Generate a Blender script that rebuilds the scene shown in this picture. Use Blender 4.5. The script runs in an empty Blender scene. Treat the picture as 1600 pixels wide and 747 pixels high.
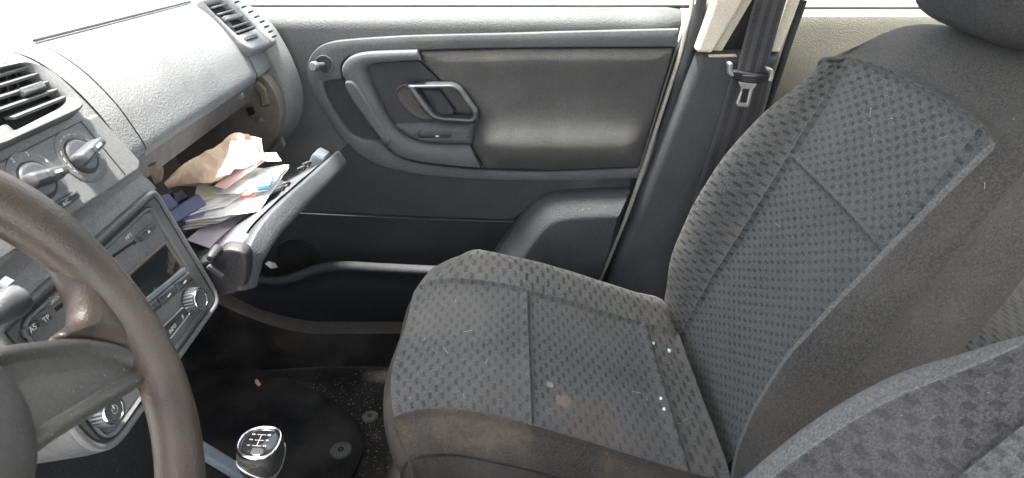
import bpy, bmesh, math, random
from mathutils import Vector, noise
random.seed(4)
S = bpy.context.scene
COL = S.collection

# ------------------------------------------------------------------ camera
CAM = Vector((0.0, -0.55, 1.0)); FPX = 1000.0; PITCH = math.radians(30)
cd = bpy.data.cameras.new('camera'); cam = bpy.data.objects.new('camera', cd); COL.objects.link(cam)
cam.location = CAM; cam.rotation_euler = (math.pi/2 - PITCH, 0, 0)
cd.sensor_width = 36; cd.lens = FPX/1600*36; cd.clip_start = 0.02; cd.clip_end = 500
S.camera = cam
cd.dof.use_dof = True; cd.dof.focus_distance = 1.12; cd.dof.aperture_fstop = 14.0
# ------------------------------------------------------------------ sky, sun, exposure
SUN_EL, SUN_AZ = math.radians(80), math.radians(-75)      # azimuth from +Y clockwise; the car's nose points to -X
w = bpy.data.worlds.new('World'); S.world = w; w.use_nodes = True
nt = w.node_tree; bg = nt.nodes['Background']
sky = nt.nodes.new('ShaderNodeTexSky'); sky.sky_type = 'NISHITA'; sky.sun_disc = False
sky.sun_elevation = SUN_EL; sky.sun_rotation = SUN_AZ; sky.air_density = 1.2; sky.dust_density = 4.0; sky.ozone_density = 1.0
hs = nt.nodes.new('ShaderNodeHueSaturation'); hs.inputs['Saturation'].default_value = 0.45
nt.links.new(sky.outputs[0], hs.inputs['Color']); nt.links.new(hs.outputs[0], bg.inputs[0]); bg.inputs[1].default_value = 0.15
sd = bpy.data.lights.new('sun', 'SUN'); sun = bpy.data.objects.new('sun', sd); COL.objects.link(sun)
sd.energy = 5.0; sd.angle = math.radians(7); sd.color = (1.0, 0.95, 0.88)
sdir = Vector((math.sin(SUN_AZ)*math.cos(SUN_EL), math.cos(SUN_AZ)*math.cos(SUN_EL), math.sin(SUN_EL)))
sun.rotation_euler = sdir.to_track_quat('Z', 'Y').to_euler(); sun.location = (0, 0, 6)
S.view_settings.view_transform = 'Standard'; S.view_settings.look = 'None'
S.view_settings.gamma = 1.0; S.view_settings.exposure = 2.62; S.view_settings.use_curve_mapping = False
S.render.engine = 'CYCLES'
S.cycles.use_denoising = True; S.cycles.max_bounces = 6; S.cycles.diffuse_bounces = 3; S.cycles.glossy_bounces = 2; S.cycles.transparent_max_bounces = 8; S.cycles.use_adaptive_sampling = True; S.cycles.adaptive_threshold = 0.02; S.cycles.caustics_reflective = False
S.cycles.sample_clamp_indirect = 6.0

# ------------------------------------------------------------------ materials
MATS = {}
class G:
    def __init__(s, name, rough=0.5, **kw):
        m = bpy.data.materials.new(name); m.use_nodes = True; s.m = m; s.t = m.node_tree
        s.b = s.t.nodes['Principled BSDF']; s.b.inputs['Roughness'].default_value = rough
        s.co = s.t.nodes.new('ShaderNodeTexCoord'); MATS[name] = m
        for k, v in kw.items(): s.b.inputs[k.replace('_', ' ')].default_value = v
    def n(s, ty, **kw):
        o = s.t.nodes.new(ty)
        for k, v in kw.items(): setattr(o, k, v)
        return o
    def set(s, sock, v):
        if isinstance(v, bpy.types.NodeSocket): s.t.links.new(v, sock)
        else: sock.default_value = v
    def math(s, op, a, b=0.0, c=0.0):
        o = s.n('ShaderNodeMath', operation=op)
        s.set(o.inputs[0], a); s.set(o.inputs[1], b); s.set(o.inputs[2], c); return o.outputs[0]
    def noise(s, scale, detail=3, vec=None, dist=0.0, rough=0.55):
        o = s.n('ShaderNodeTexNoise'); s.set(o.inputs['Vector'], vec or s.co.outputs['Object'])
        o.inputs['Scale'].default_value = scale; o.inputs['Detail'].default_value = detail
        o.inputs['Distortion'].default_value = dist; o.inputs['Roughness'].default_value = rough; return o.outputs[0]
    def vor(s, scale, vec=None, feature='F1'):
        o = s.n('ShaderNodeTexVoronoi', feature=feature); s.set(o.inputs['Vector'], vec or s.co.outputs['Object'])
        o.inputs['Scale'].default_value = scale; return o.outputs['Distance']
    def mapr(s, v, a, b, c=0.0, d=1.0, smooth=True):
        o = s.n('ShaderNodeMapRange', interpolation_type='SMOOTHSTEP' if smooth else 'LINEAR'); s.set(o.inputs[0], v)
        for i, q in enumerate((a, b, c, d)): s.set(o.inputs[1+i], q)
        return o.outputs[0]
    def mix(s, f, a, b):
        o = s.n('ShaderNodeMix', data_type='RGBA'); s.set(o.inputs[0], f)
        for k, q in ((6, a), (7, b)):
            s.set(o.inputs[k], q if isinstance(q, bpy.types.NodeSocket) else (*q, 1.0) if len(q) == 3 else q)
        return o.outputs[2]
    def scalevec(s, v):
        o = s.n('ShaderNodeMapping'); s.set(o.inputs[0], s.co.outputs['Object']); o.inputs['Scale'].default_value = v; return o.outputs[0]
    def color(s, c):
        s.set(s.b.inputs['Base Color'], c if isinstance(c, bpy.types.NodeSocket) else (*c, 1.0))
    def bump(s, h, strength=0.3, dist=0.001):
        o = s.n('ShaderNodeBump'); s.set(o.inputs['Height'], h); o.inputs['Strength'].default_value = strength
        o.inputs['Distance'].default_value = dist
        if s.b.inputs['Normal'].is_linked: s.set(o.inputs['Normal'], s.b.inputs['Normal'].links[0].from_socket)
        s.set(s.b.inputs['Normal'], o.outputs[0])

def plastic(name, col, rough=0.5, grain=320, gs=0.25, dust=0.25, dustcol=(0.20, 0.185, 0.16), scratch=0.25, spec=0.5):
    g = G(name, rough); g.b.inputs['Specular IOR Level'].default_value = spec
    big = g.noise(9, 2); mid = g.noise(60, 2)
    c = g.mix(g.math('ADD', g.math('MULTIPLY', g.mapr(big, 0.3, 0.7), 0.5), g.math('MULTIPLY', g.mapr(g.noise(380, 1), 0.35, 0.65), 0.5)), [x*0.78 for x in col], [x*1.22 for x in col])
    d = g.math('MULTIPLY', g.mapr(g.noise(5.5, 4, dist=0.6), 0.5, 0.78), g.mapr(mid, 0.3, 0.75, 0.35, 1.0))
    c = g.mix(g.math('MULTIPLY', d, dust), c, dustcol)
    # fine specks of dust
    sp = g.mapr(g.noise(430, 1), 0.735, 0.80)
    c = g.mix(g.math('MULTIPLY', sp, dust*1.6), c, (0.34, 0.32, 0.29))
    if scratch:
        sv = g.noise(26, 1, vec=g.scalevec((1.0, 1.0, 9.0)), dist=1.4)
        line = g.math('MULTIPLY', g.mapr(g.math('ABSOLUTE', g.math('SUBTRACT', sv, 0.5)), 0.0, 0.006, 1, 0), g.mapr(g.noise(7, 2), 0.58, 0.7))
        c = g.mix(g.math('MULTIPLY', line, scratch), c, (0.30, 0.29, 0.27))
    g.color(c)
    g.set(g.b.inputs['Roughness'], g.mapr(mid, 0.25, 0.75, rough-0.06, rough+0.08))
    if grain:
        h = g.math('ADD', g.vor(grain), g.math('MULTIPLY', g.noise(grain*2.2, 1), 0.5))
        g.bump(h, gs, 0.0012)
    return g.m
plastic('dash_plastic', (0.155, 0.159, 0.161), 0.52, 420, 0.32, 0.15, spec=0.35)
plastic('stack_plastic', (0.112, 0.115, 0.117), 0.52, 800, 0.12, 0.25, spec=0.35)
plastic('stack_dark', (0.050, 0.053, 0.057), 0.45, 0, 0, 0.30)
plastic('door_plastic', (0.078, 0.080, 0.082), 0.6, 360, 0.5, 0.25, spec=0.3, scratch=0.5)
plastic('trim_plastic', (0.086, 0.089, 0.092), 0.66, 700, 0.2, 0.28, spec=0.22, scratch=0.5)
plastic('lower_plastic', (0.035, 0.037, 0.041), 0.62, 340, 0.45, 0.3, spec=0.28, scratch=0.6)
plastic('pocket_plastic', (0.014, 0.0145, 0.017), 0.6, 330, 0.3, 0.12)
plastic('pillar_plastic', (0.058, 0.061, 0.064), 0.6, 380, 0.4, 0.25, spec=0.3, scratch=0.7)
plastic('sill_plastic', (0.050, 0.045, 0.040), 0.6, 300, 0.4, 0.75, (0.12, 0.095, 0.07))
plastic('cavity_plastic', (0.125, 0.112, 0.100), 0.6, 420, 0.3, 0.5)
plastic('glovebox_inner', (0.085, 0.091, 0.098), 0.42, 0, 0, 0.25)
plastic('cream_plastic', (0.60, 0.56, 0.47), 0.5, 500, 0.15, 0.15, (0.3, 0.25, 0.18), 0)
plastic('rear_vinyl', (0.135, 0.127, 0.104), 0.6, 420, 0.8, 0.2)
plastic('housing_plastic', (0.064, 0.067, 0.070), 0.5, 500, 0.2, 0.2)
plastic('black_plastic', (0.013, 0.013, 0.014), 0.45, 0, 0, 0.2)
plastic('dusty_brown', (0.12, 0.10, 0.075), 0.6, 0, 0, 0.6)
plastic('wheel_plastic', (0.044, 0.043, 0.041), 0.5, 600, 0.2, 0.3)
plastic('grey_bar', (0.16, 0.18, 0.20), 0.45, 0, 0, 0.2)
plastic('rubber', (0.035, 0.037, 0.040), 0.7, 500, 0.2, 0.25, spec=0.18)
plastic('car_paint', (0.50, 0.48, 0.43), 0.3, 0, 0, 0.1, scratch=0)
plastic('headliner', (0.45, 0.43, 0.39), 0.9, 500, 0.2, 0.05, scratch=0)
plastic('concrete', (0.42, 0.41, 0.39), 0.9, 60, 0.3, 0.3, scratch=0)
plastic('clip_plastic', (0.075, 0.075, 0.075), 0.55, 0, 0, 0.5)
plastic('gear_plastic', (0.016, 0.016, 0.016), 0.5, 420, 0.5, 0.15)
plastic('silver_metal', (0.55, 0.55, 0.54), 0.38, 0, 0, 0.1, scratch=0)
MATS['silver_metal'].node_tree.nodes['Principled BSDF'].inputs['Metallic'].default_value = 0.8

def simple(name, col, rough=0.5, metal=0.0, **kw):
    g = G(name, rough, Metallic=metal); g.color(g.mix(g.mapr(g.noise(40, 3), 0.3, 0.7), [x*0.85 for x in col], [min(1, x*1.1) for x in col]))
    for k, v in kw.items(): g.b.inputs[k].default_value = v
    return g
simple('chrome', (0.75, 0.75, 0.75), 0.12, 1.0)
simple('satin_metal', (0.30, 0.31, 0.32), 0.36, 0.85)
simple('dark_satin', (0.075, 0.078, 0.082), 0.38, 0.4)
simple('gloss_black', (0.006, 0.006, 0.007), 0.06)
simple('white_print', (0.62, 0.62, 0.60), 0.6)
simple('grey_print', (0.30, 0.30, 0.30), 0.6)
simple('navy', (0.075, 0.078, 0.17), 0.4)
simple('navy_dark', (0.015, 0.015, 0.045), 0.4)
simple('bead_glass', (0.72, 0.82, 0.76), 0.3)
simple('crumb', (0.33, 0.28, 0.20), 0.8)
simple('lint', (0.36, 0.35, 0.33), 0.9)
simple('black_hole', (0.004, 0.004, 0.004), 0.9)
g = G('display_glass', 0.12); dm = g.mapr(g.noise(35, 5), 0.52, 0.72); g.color(g.mix(g.math('MULTIPLY', dm, 0.3), (0.014, 0.016, 0.018), (0.20, 0.17, 0.12)))
g.set(g.b.inputs['Roughness'], g.mapr(dm, 0, 1, 0.12, 0.6)); 
gw = G('window_glass', 0.02); tr = gw.n('ShaderNodeBsdfTransparent'); tr.inputs[0].default_value = (0.90, 0.95, 0.93, 1); gls = gw.n('ShaderNodeBsdfGlossy'); gls.inputs['Roughness'].default_value = 0.02
fz = gw.n('ShaderNodeFresnel'); fz.inputs[0].default_value = 1.45; mx = gw.n('ShaderNodeMixShader')
for i_, s_ in enumerate((fz.outputs[0], tr.outputs[0], gls.outputs[0])): gw.t.links.new(s_, mx.inputs[i_])
gw.t.links.new(mx.outputs[0], gw.t.nodes['Material Output'].inputs['Surface'])

def paper(name, col, rough=0.75, pr=None):
    g = G(name, rough); f = g.noise(30, 5)
    c = g.mix(g.mapr(f, 0.3, 0.7), [x*0.9 for x in col], [min(0.9, x*1.06) for x in col])
    if pr:
        uv = g.n('ShaderNodeSeparateXYZ'); g.set(uv.inputs[0], g.co.outputs['UV'])
        lines = g.mapr(g.math('FRACT', g.math('MULTIPLY', uv.outputs[1], 190.0)), 0.66, 0.72)
        words = g.mapr(g.noise(240, 2, vec=g.co.outputs['UV']), 0.46, 0.50)
        blk = g.mapr(g.noise(22, 1, vec=g.co.outputs['UV']), 0.5, 0.53)
        c = g.mix(g.math('MULTIPLY', g.math('MULTIPLY', lines, words), g.math('MULTIPLY', blk, 0.22)), c, pr)
    g.color(c); g.bump(g.noise(90, 4), 0.25, 0.002)
    g.b.inputs['Specular IOR Level'].default_value = 0.25
    return g
paper('paper_white', (0.82, 0.81, 0.78)); paper('paper_print', (0.80, 0.79, 0.76), pr=(0.08, 0.08, 0.10))
paper('paper_kraft', (0.66, 0.50, 0.37)); paper('paper_pink', (0.66, 0.44, 0.40)); paper('paper_grey', (0.48, 0.45, 0.38), pr=(0.05, 0.05, 0.05))
paper('paper_purple', (0.20, 0.18, 0.34)); paper('paper_blue', (0.10, 0.33, 0.55)); paper('paper_red', (0.55, 0.10, 0.08)); paper('plastic_lilac', (0.42, 0.38, 0.42))

def fabric(name, base, dash=None, pu=0.022, pv=0.038, wu=0.19, wv=0.30, dirt=0.3, dirtcol=(0.13, 0.11, 0.085), weave=900, sheen=0.03, stains=()):
    g = G(name, 0.9); g.b.inputs['Specular IOR Level'].default_value = 0.2
    g.b.inputs['Sheen Weight'].default_value = sheen; g.b.inputs['Sheen Roughness'].default_value = 0.6
    uvn = g.co.outputs['UV']
    fine = g.noise(weave, 2, rough=0.7); med = g.noise(140, 2); big = g.noise(7, 3)
    gr = g.noise(330, 2, rough=0.75); tex = g.math('ADD', g.math('MULTIPLY', fine, 0.5), g.math('MULTIPLY', gr, 0.5))
    c = g.mix(g.mapr(tex, 0.36, 0.64, smooth=False), [x*0.40 for x in base], [x*1.70 for x in base])
    h = fine
    if dash:
        nv = g.n('ShaderNodeTexNoise'); g.set(nv.inputs['Vector'], uvn); nv.inputs['Scale'].default_value = 420
        vm = g.n('ShaderNodeVectorMath', operation='MULTIPLY_ADD'); g.set(vm.inputs[0], nv.outputs['Color']); vm.inputs[1].default_value = (0.0036, 0.0036, 0); g.set(vm.inputs[2], uvn)
        xy = g.n('ShaderNodeSeparateXYZ'); g.set(xy.inputs[0], vm.outputs[0])
        a = g.math('DIVIDE', xy.outputs[0], pu); b = g.math('DIVIDE', xy.outputs[1], pv)
        ms = []
        for o in (0.0, 0.5):
            fa = g.math('ABSOLUTE', g.math('SUBTRACT', g.math('FRACT', g.math('ADD', a, o)), 0.5))
            fb = g.math('ABSOLUTE', g.math('SUBTRACT', g.math('FRACT', g.math('ADD', b, o)), 0.5))
            ms.append(g.math('MULTIPLY', g.mapr(fa, wu-0.06, wu+0.05, 1, 0), g.mapr(fb, wv-0.06, wv+0.05, 1, 0)))
        mk_ = g.math('MULTIPLY', g.math('MAXIMUM', ms[0], ms[1]), g.mapr(med, 0.25, 0.7, 0.55, 1.0))
        dc = g.mix(g.mapr(tex, 0.36, 0.64, smooth=False), [x*0.6 for x in dash], [x*1.5 for x in dash])
        c = g.mix(mk_, c, dc)
        h = g.math('SUBTRACT', fine, g.math('MULTIPLY', mk_, 1.3))
    dm = g.math('MULTIPLY', g.mapr(g.noise(6.5, 5, dist=0.8), 0.47, 0.72), g.mapr(med, 0.25, 0.7, 0.4, 1.0))
    c = g.mix(g.math('MULTIPLY', dm, dirt), c, dirtcol)
    c = g.mix(g.math('MULTIPLY', g.mapr(big, 0.35, 0.7), 0.18), c, (0.16, 0.155, 0.145))
    for (px_, rad, amt, ringed, scol) in stains:
        geo = g.n('ShaderNodeNewGeometry'); dn = g.n('ShaderNodeVectorMath', operation='DISTANCE'); g.set(dn.inputs[0], geo.outputs['Position']); dn.inputs[1].default_value = px_
        dd = g.math('ADD', dn.outputs['Value'], g.math('MULTIPLY', g.math('SUBTRACT', g.noise(60, 3), 0.5), rad*(0.25 if ringed else 1.1)))
        m_ = g.mapr(g.math('ABSOLUTE', g.math('SUBTRACT', dd, rad)), 0.0, rad*0.16, 1.0, 0.0) if ringed else g.mapr(dd, rad*0.5, rad, 1.0, 0.0)
        if ringed: m_ = g.math('MAXIMUM', m_, g.math('MULTIPLY', g.mapr(dd, rad*0.9, rad, 1.0, 0.0), 0.45))
        c = g.mix(g.math('MULTIPLY', m_, amt), c, scol)
    sp = g.mapr(g.noise(520, 1), 0.74, 0.80)
    c = g.mix(g.math('MULTIPLY', sp, 0.45), c, (0.34, 0.33, 0.30))
    g.color(c); g.bump(h, 0.8, 0.0014)
    return g
fabric('fabric_bolster', (0.086, 0.087, 0.086), (0.0330, 0.0335, 0.0345), 0.022, 0.038, 0.125, 0.235)
fabric('fabric_insert', (0.087, 0.092, 0.095), (0.0420, 0.0440, 0.0465), 0.0180, 0.0265, 0.150, 0.185)
fabric('fabric_cushion', (0.070, 0.072, 0.073), (0.0310, 0.0320, 0.034), 0.0195, 0.031, 0.125, 0.215, dirt=0.5, dirtcol=(0.092, 0.082, 0.068), stains=[((-0.006, 0.215, 0.318), 0.030, 0.35, True, (0.10, 0.098, 0.09)), ((-0.01, 0.15, 0.318), 0.022, 0.25, True, (0.10, 0.098, 0.09)), ((0.080, 0.172, 0.302), 0.016, 0.6, False, (0.22, 0.185, 0.14)), ((0.060, 0.200, 0.306), 0.008, 0.6, False, (0.28, 0.25, 0.2)), ((0.12, 0.14, 0.29), 0.075, 0.35, False, (0.11, 0.092, 0.07)), ((-0.10, 0.34, 0.33), 0.10, 0.35, False, (0.13, 0.128, 0.12))])
fabric('fabric_driver', (0.060, 0.058, 0.060), (0.036, 0.035, 0.038), 0.026, 0.036, 0.15, 0.20, dirt=0.1)
fabric('fabric_plain', (0.055, 0.0530, 0.0500), dirt=0.5, dirtcol=(0.085, 0.071, 0.055), weave=1100)
fabric('fabric_skirt', (0.036, 0.032, 0.028), dirt=0.9, dirtcol=(0.105, 0.080, 0.056), weave=1100)
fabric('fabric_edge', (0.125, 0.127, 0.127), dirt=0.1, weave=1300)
fabric('fabric_head', (0.026, 0.027, 0.030), dirt=0.1, weave=900)
fabric('carpet', (0.0085, 0.0083, 0.0085), dirt=0.85, dirtcol=(0.052, 0.040, 0.029), weave=420, sheen=0.0)
fabric('mat_carpet', (0.006, 0.006, 0.0075), dirt=0.6, dirtcol=(0.030, 0.025, 0.020), weave=420, sheen=0.0)
g = fabric('webbing', (0.035, 0.036, 0.040), dirt=0.1, weave=1000)
x_ = g.n('ShaderNodeSeparateXYZ'); g.set(x_.inputs[0], g.co.outputs['UV'])
st = g.mapr(g.math('ABSOLUTE', g.math('SUBTRACT', g.math('FRACT', g.math('MULTIPLY', x_.outputs[0], 62.0)), 0.5)), 0.2, 0.3)
old = g.b.inputs['Base Color'].links[0].from_socket; g.color(g.mix(g.math('MULTIPLY', st, 0.6), old, (0.085, 0.085, 0.09)))
rib = g.math('FRACT', g.math('MULTIPLY', x_.outputs[1], 700.0)); g.bump(rib, 0.3, 0.0006)
g = G('leather', 0.38); f = g.noise(14, 4); c = g.mix(g.mapr(f, 0.3, 0.7), (0.028, 0.0210, 0.0172), (0.056, 0.0425, 0.0350))
g.color(g.mix(g.math('MULTIPLY', g.mapr(g.noise(5, 5, dist=0.7), 0.5, 0.75), 0.5), c, (0.085, 0.068, 0.054)))
g.bump(g.math('ADD', g.vor(520), g.noise(1000, 1)), 0.28, 0.0009)
g.set(g.b.inputs['Roughness'], g.mapr(f, 0.3, 0.7, 0.33, 0.48))

# ------------------------------------------------------------------ geometry helpers
def P(u, v, x=None, y=None, z=None):
    """point of the measured photograph ray at a known real-world plane"""
    b = -(v-373.5)/FPX
    d = Vector(((u-800)/FPX, math.cos(PITCH)+b*math.sin(PITCH), -math.sin(PITCH)+b*math.cos(PITCH)))
    t = (x-CAM.x)/d.x if x is not None else (y-CAM.y)/d.y if y is not None else (z-CAM.z)/d.z
    return CAM + d*t
class Fr:
    def __init__(s, O, U, V):
        s.O = Vector(O); s.U = Vector(U).normalized(); s.V = Vector(V).normalized(); s.N = s.U.cross(s.V).normalized()
    def px(s, u, v, h=0.0):
        b = -(v-373.5)/FPX
        d = Vector(((u-800)/FPX, math.cos(PITCH)+b*math.sin(PITCH), -math.sin(PITCH)+b*math.cos(PITCH)))
        o = s.O + s.N*h
        q = CAM + d*((o-CAM).dot(s.N)/d.dot(s.N)) - s.O
        return (q.dot(s.U), q.dot(s.V))
    def pxs(s, pts, h=0.0):
        return [s.px(p[0], p[1], h) + tuple(p[2:]) for p in pts]
    def pt(s, a, b, h=0.0): return s.O + s.U*a + s.V*b + s.N*h
    def at(s, h): return Fr(s.O+s.N*h, s.U, s.V)
def catmull(pts, t, closed=False):
    n = len(pts)
    if closed:
        i = int(math.floor(t)) % n; f = t - math.floor(t); q = [pts[(i+k) % n] for k in (-1, 0, 1, 2)]
    else:
        i = min(max(int(math.floor(t)), 0), n-2); f = t-i
        p0 = pts[i-1] if i > 0 else pts[i]*2-pts[i+1]; p3 = pts[i+2] if i+2 < n else pts[i+1]*2-pts[i]
        q = [p0, pts[i], pts[i+1], p3]
    return 0.5*((2*q[1]) + (q[2]-q[0])*f + (2*q[0]-5*q[1]+4*q[2]-q[3])*f*f + (3*q[1]-q[0]-3*q[2]+q[3])*f**3)
def spl(pts, per=8, closed=True):
    p = [Vector(q[:2]) if len(q) != 3 or closed else Vector(q) for q in pts]
    n = len(p)*per if closed else (len(p)-1)*per+1
    return [catmull(p, i/per, closed) for i in range(n)]
def spl3(pts, per=8):
    p = [Vector(q) for q in pts]
    return [catmull(p, i/per) for i in range((len(p)-1)*per+1)]
def rnd(pts, r=0.005, seg=5):
    """closed polygon with rounded corners; a point may carry its own radius"""
    out = []; n = len(pts)
    for i in range(n):
        p = Vector(pts[i][:2]); a = Vector(pts[i-1][:2]); b = Vector(pts[(i+1) % n][:2]); rr = pts[i][2] if len(pts[i]) > 2 else r
        la, lb = (a-p).length, (b-p).length; k = min(rr, la*0.45, lb*0.45)
        A = p+(a-p)*(k/la); B = p+(b-p)*(k/lb)
        for j in range(seg+1):
            t = j/seg; out.append(A*(1-t)**2 + p*2*t*(1-t) + B*t*t)
    return out
def rect(cx, cy, wx, wy, r=0.003): return rnd([(cx-wx/2, cy-wy/2), (cx+wx/2, cy-wy/2), (cx+wx/2, cy+wy/2), (cx-wx/2, cy+wy/2)], r)
def circ(cx, cy, rx, ry=None, n=40): return [Vector((cx+rx*math.cos(2*math.pi*i/n), cy+(ry or rx)*math.sin(2*math.pi*i/n))) for i in range(n)]
def resample(loop, n):
    L = [0.0]
    for i in range(len(loop)): L.append(L[-1]+(loop[(i+1) % len(loop)]-loop[i]).length)
    out = []; j = 0
    for k in range(n):
        d = L[-1]*k/n
        while L[j+1] < d: j += 1
        t = (d-L[j])/max(L[j+1]-L[j], 1e-9); out.append(loop[j]*(1-t)+loop[(j+1) % len(loop)]*t)
    return out
def area(l): return sum(l[i].x*l[(i+1) % len(l)].y-l[(i+1) % len(l)].x*l[i].y for i in range(len(l)))/2
def inset(l, d):
    n = len(l); out = []
    for i in range(n):
        e0 = l[i]-l[i-1]; e1 = l[(i+1) % n]-l[i]
        if e0.length < 1e-7: e0 = e1
        if e1.length < 1e-7: e1 = e0
        if e0.length < 1e-7: out.append(l[i].copy()); continue
        n0 = Vector((-e0.y, e0.x)).normalized(); n1 = Vector((-e1.y, e1.x)).normalized(); m = n0+n1
        if m.length < 1e-4: m = n0
        m.normalize(); out.append(l[i]+m*(d/max(m.dot(n0), 0.5)))
    if d > 0.0025:
        ok = []
        for q in out:
            good = True
            for i in range(n):
                a = l[i]; e = l[(i+1) % n]-a; t = max(0.0, min(1.0, (q-a).dot(e)/max(e.length_squared, 1e-12)))
                if (a+e*t-q).length < d*0.93: good = False; break
            ok.append(good)
        if any(ok):
            for i in range(n):
                if not ok[i]:
                    k = 1
                    while not (ok[(i+k) % n] or ok[(i-k) % n]): k += 1
                    out[i] = out[(i+k) % n].copy() if ok[(i+k) % n] else out[(i-k) % n].copy()
    return out

WLOC = {}
def mk(name, verts, faces, mat, parent=None, uvs=None, angle=38, props=None):
    me = bpy.data.meshes.new(name)
    lo = Vector([min(v[i] for v in verts) for i in range(3)]); hi = Vector([max(v[i] for v in verts) for i in range(3)])
    o0 = Vector(((lo.x+hi.x)/2, (lo.y+hi.y)/2, lo.z))
    me.from_pydata([Vector(v)-o0 for v in verts], [], faces)
    me.materials.append(MATS[mat])
    if uvs:
        ul = me.uv_layers.new(name='UVMap')
        for lp in me.loops: ul.data[lp.index].uv = uvs[lp.vertex_index]
    me.update(); me.validate()
    bm = bmesh.new(); bm.from_mesh(me); bmesh.ops.remove_doubles(bm, verts=bm.verts, dist=1e-6)
    big = [f for f in bm.faces if len(f.verts) > 4]
    if big: bmesh.ops.triangulate(bm, faces=big, ngon_method='BEAUTY')
    bm.to_mesh(me); bm.free()
    me.polygons.foreach_set('use_smooth', [True]*len(me.polygons)); me.set_sharp_from_angle(angle=math.radians(angle))
    o = bpy.data.objects.new(name, me); COL.objects.link(o); o.location = o0 - (WLOC[parent] if parent else Vector())
    WLOC[o] = o0
    if parent: o.parent = parent
    if props:
        for k, v in props.items(): o[k] = v
    return o
def thing(name, label, cat, loc=(0, 0, 0), group=None, kind=None):
    o = bpy.data.objects.new(name, None); COL.objects.link(o); o.location = loc; o.empty_display_size = 0.05; WLOC[o] = Vector(loc)
    tag(o, label, cat, group, kind); return o
def tag(o, label=None, cat=None, group=None, kind=None):
    if label: o['label'] = label
    if cat: o['category'] = cat
    if group: o['group'] = group
    if kind: o['kind'] = kind
    return o
def rnde(d, h, k=4):   # quarter-round edge profile of width d rising to height h from h-d
    return [(d*(1-math.cos(math.pi/2*i/k)), h-d+d*math.sin(math.pi/2*i/k)) for i in range(k+1)]
def plate(name, loop, fr, prof, mat, parent=None, dome=0.0, **kw):
    """closed outline raised from its frame through the (inset, height) profile; a solid with a back"""
    loop = [Vector(q[:2]) for q in loop]
    if area(loop) < 0: loop = loop[::-1]
    vs, uv, fs = [], [], []; n = len(loop)
    if max(p_[0] for p_ in prof) > 0.0085:
        per = sum((loop[i]-loop[i-1]).length for i in range(n)); loop = resample(loop, max(n, min(260, int(per/0.005)))); n = len(loop)
    if not dome: prof = list(prof)+[(prof[-1][0]+0.0006, prof[-1][1])]
    for d, h in prof:
        for q in inset(loop, d): vs.append(fr.pt(q.x, q.y, h)); uv.append((q.x, q.y))
    for k in range(len(prof)-1):
        for i in range(n):
            j = (i+1) % n; fs.append((k*n+i, k*n+j, (k+1)*n+j, (k+1)*n+i))
    b = (len(prof)-1)*n
    if dome:
        last = [Vector(uv[b+i]) for i in range(n)]; c = sum(last, Vector((0, 0)))/n; m = 6
        for k in range(1, m):
            t = k/m
            for q in last:
                r = q*(1-t)+c*t; vs.append(fr.pt(r.x, r.y, prof[-1][1]+dome*(1-(1-t)**2))); uv.append((r.x, r.y))
            for i in range(n):
                j = (i+1) % n; o = b+(k-1)*n; fs.append((o+i, o+j, o+n+j, o+n+i))
        vs.append(fr.pt(c.x, c.y, prof[-1][1]+dome)); uv.append((c.x, c.y)); o = b+(m-1)*n
        for i in range(n): fs.append((o+i, o+(i+1) % n, len(vs)-1))
    else: fs.append(tuple(range(b, b+n)))
    fs.append(tuple(range(n-1, -1, -1)))
    return mk(name, vs, fs, mat, parent, uv, **kw)
def band(name, outer, inner, fr, prof, mat, parent=None, n=160, **kw):
    """ring between two outlines; prof = (t from outer to inner, height)"""
    A = resample([Vector(q[:2]) for q in outer], n); B0 = resample([Vector(q[:2]) for q in inner], n)
    if area(A) < 0: A = A[::-1]
    if area(B0) < 0: B0 = B0[::-1]
    k = min(range(n), key=lambda s: sum((A[i]-B0[(i+s) % n]).length_squared for i in range(0, n, 4)))
    B = [B0[(i+k) % n] for i in range(n)]
    vs, uv, fs = [], [], []
    for t, h in prof:
        for i in range(n):
            q = A[i]*(1-t)+B[i]*t; vs.append(fr.pt(q.x, q.y, h)); uv.append((q.x, q.y))
    m = len(prof)
    for j in range(m):
        if j == m-1 and prof[0][1] == prof[-1][1] and False: break
        for i in range(n):
            a, b = j*n, ((j+1) % m)*n; i2 = (i+1) % n
            fs.append((a+i, a+i2, b+i2, b+i))
    return mk(name, vs, fs, mat, parent, uv, **kw)
def ribbon(name, A, B, fr, prof, mat, parent=None, n=120, **kw):
    """open band between two lines of points"""
    def rs(l):
        l = [Vector(q[:2]) for q in l]; L = [0.0]
        for a, b in zip(l, l[1:]): L.append(L[-1]+(b-a).length)
        out = []; j = 0
        for k in range(n):
            d = L[-1]*k/(n-1)
            while j < len(l)-2 and L[j+1] < d: j += 1
            t = (d-L[j])/max(L[j+1]-L[j], 1e-9); out.append(l[j]*(1-t)+l[j+1]*t)
        return out
    A, B = rs(A), rs(B); vs, uv, fs = [], [], []; m = len(prof)
    for i in range(n):
        for t, h in prof: q = A[i]*(1-t)+B[i]*t; vs.append(fr.pt(q.x, q.y, h)); uv.append((q.x, q.y))
    for i in range(n-1):
        for k in range(m): a, b = i*m+k, i*m+(k+1) % m; fs.append((a, b, b+m, a+m))
    fs += [tuple(range(m)), tuple(range((n-1)*m, n*m))]
    return mk(name, vs, fs, mat, parent, uv, **kw)
def ringprof(h, e=0.12, back=0.0): return [(0, back), (0, h*0.6), (e*0.35, h*0.9), (e, h), (1-e, h), (1-e*0.35, h*0.9), (1, h*0.6), (1, back)]
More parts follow.
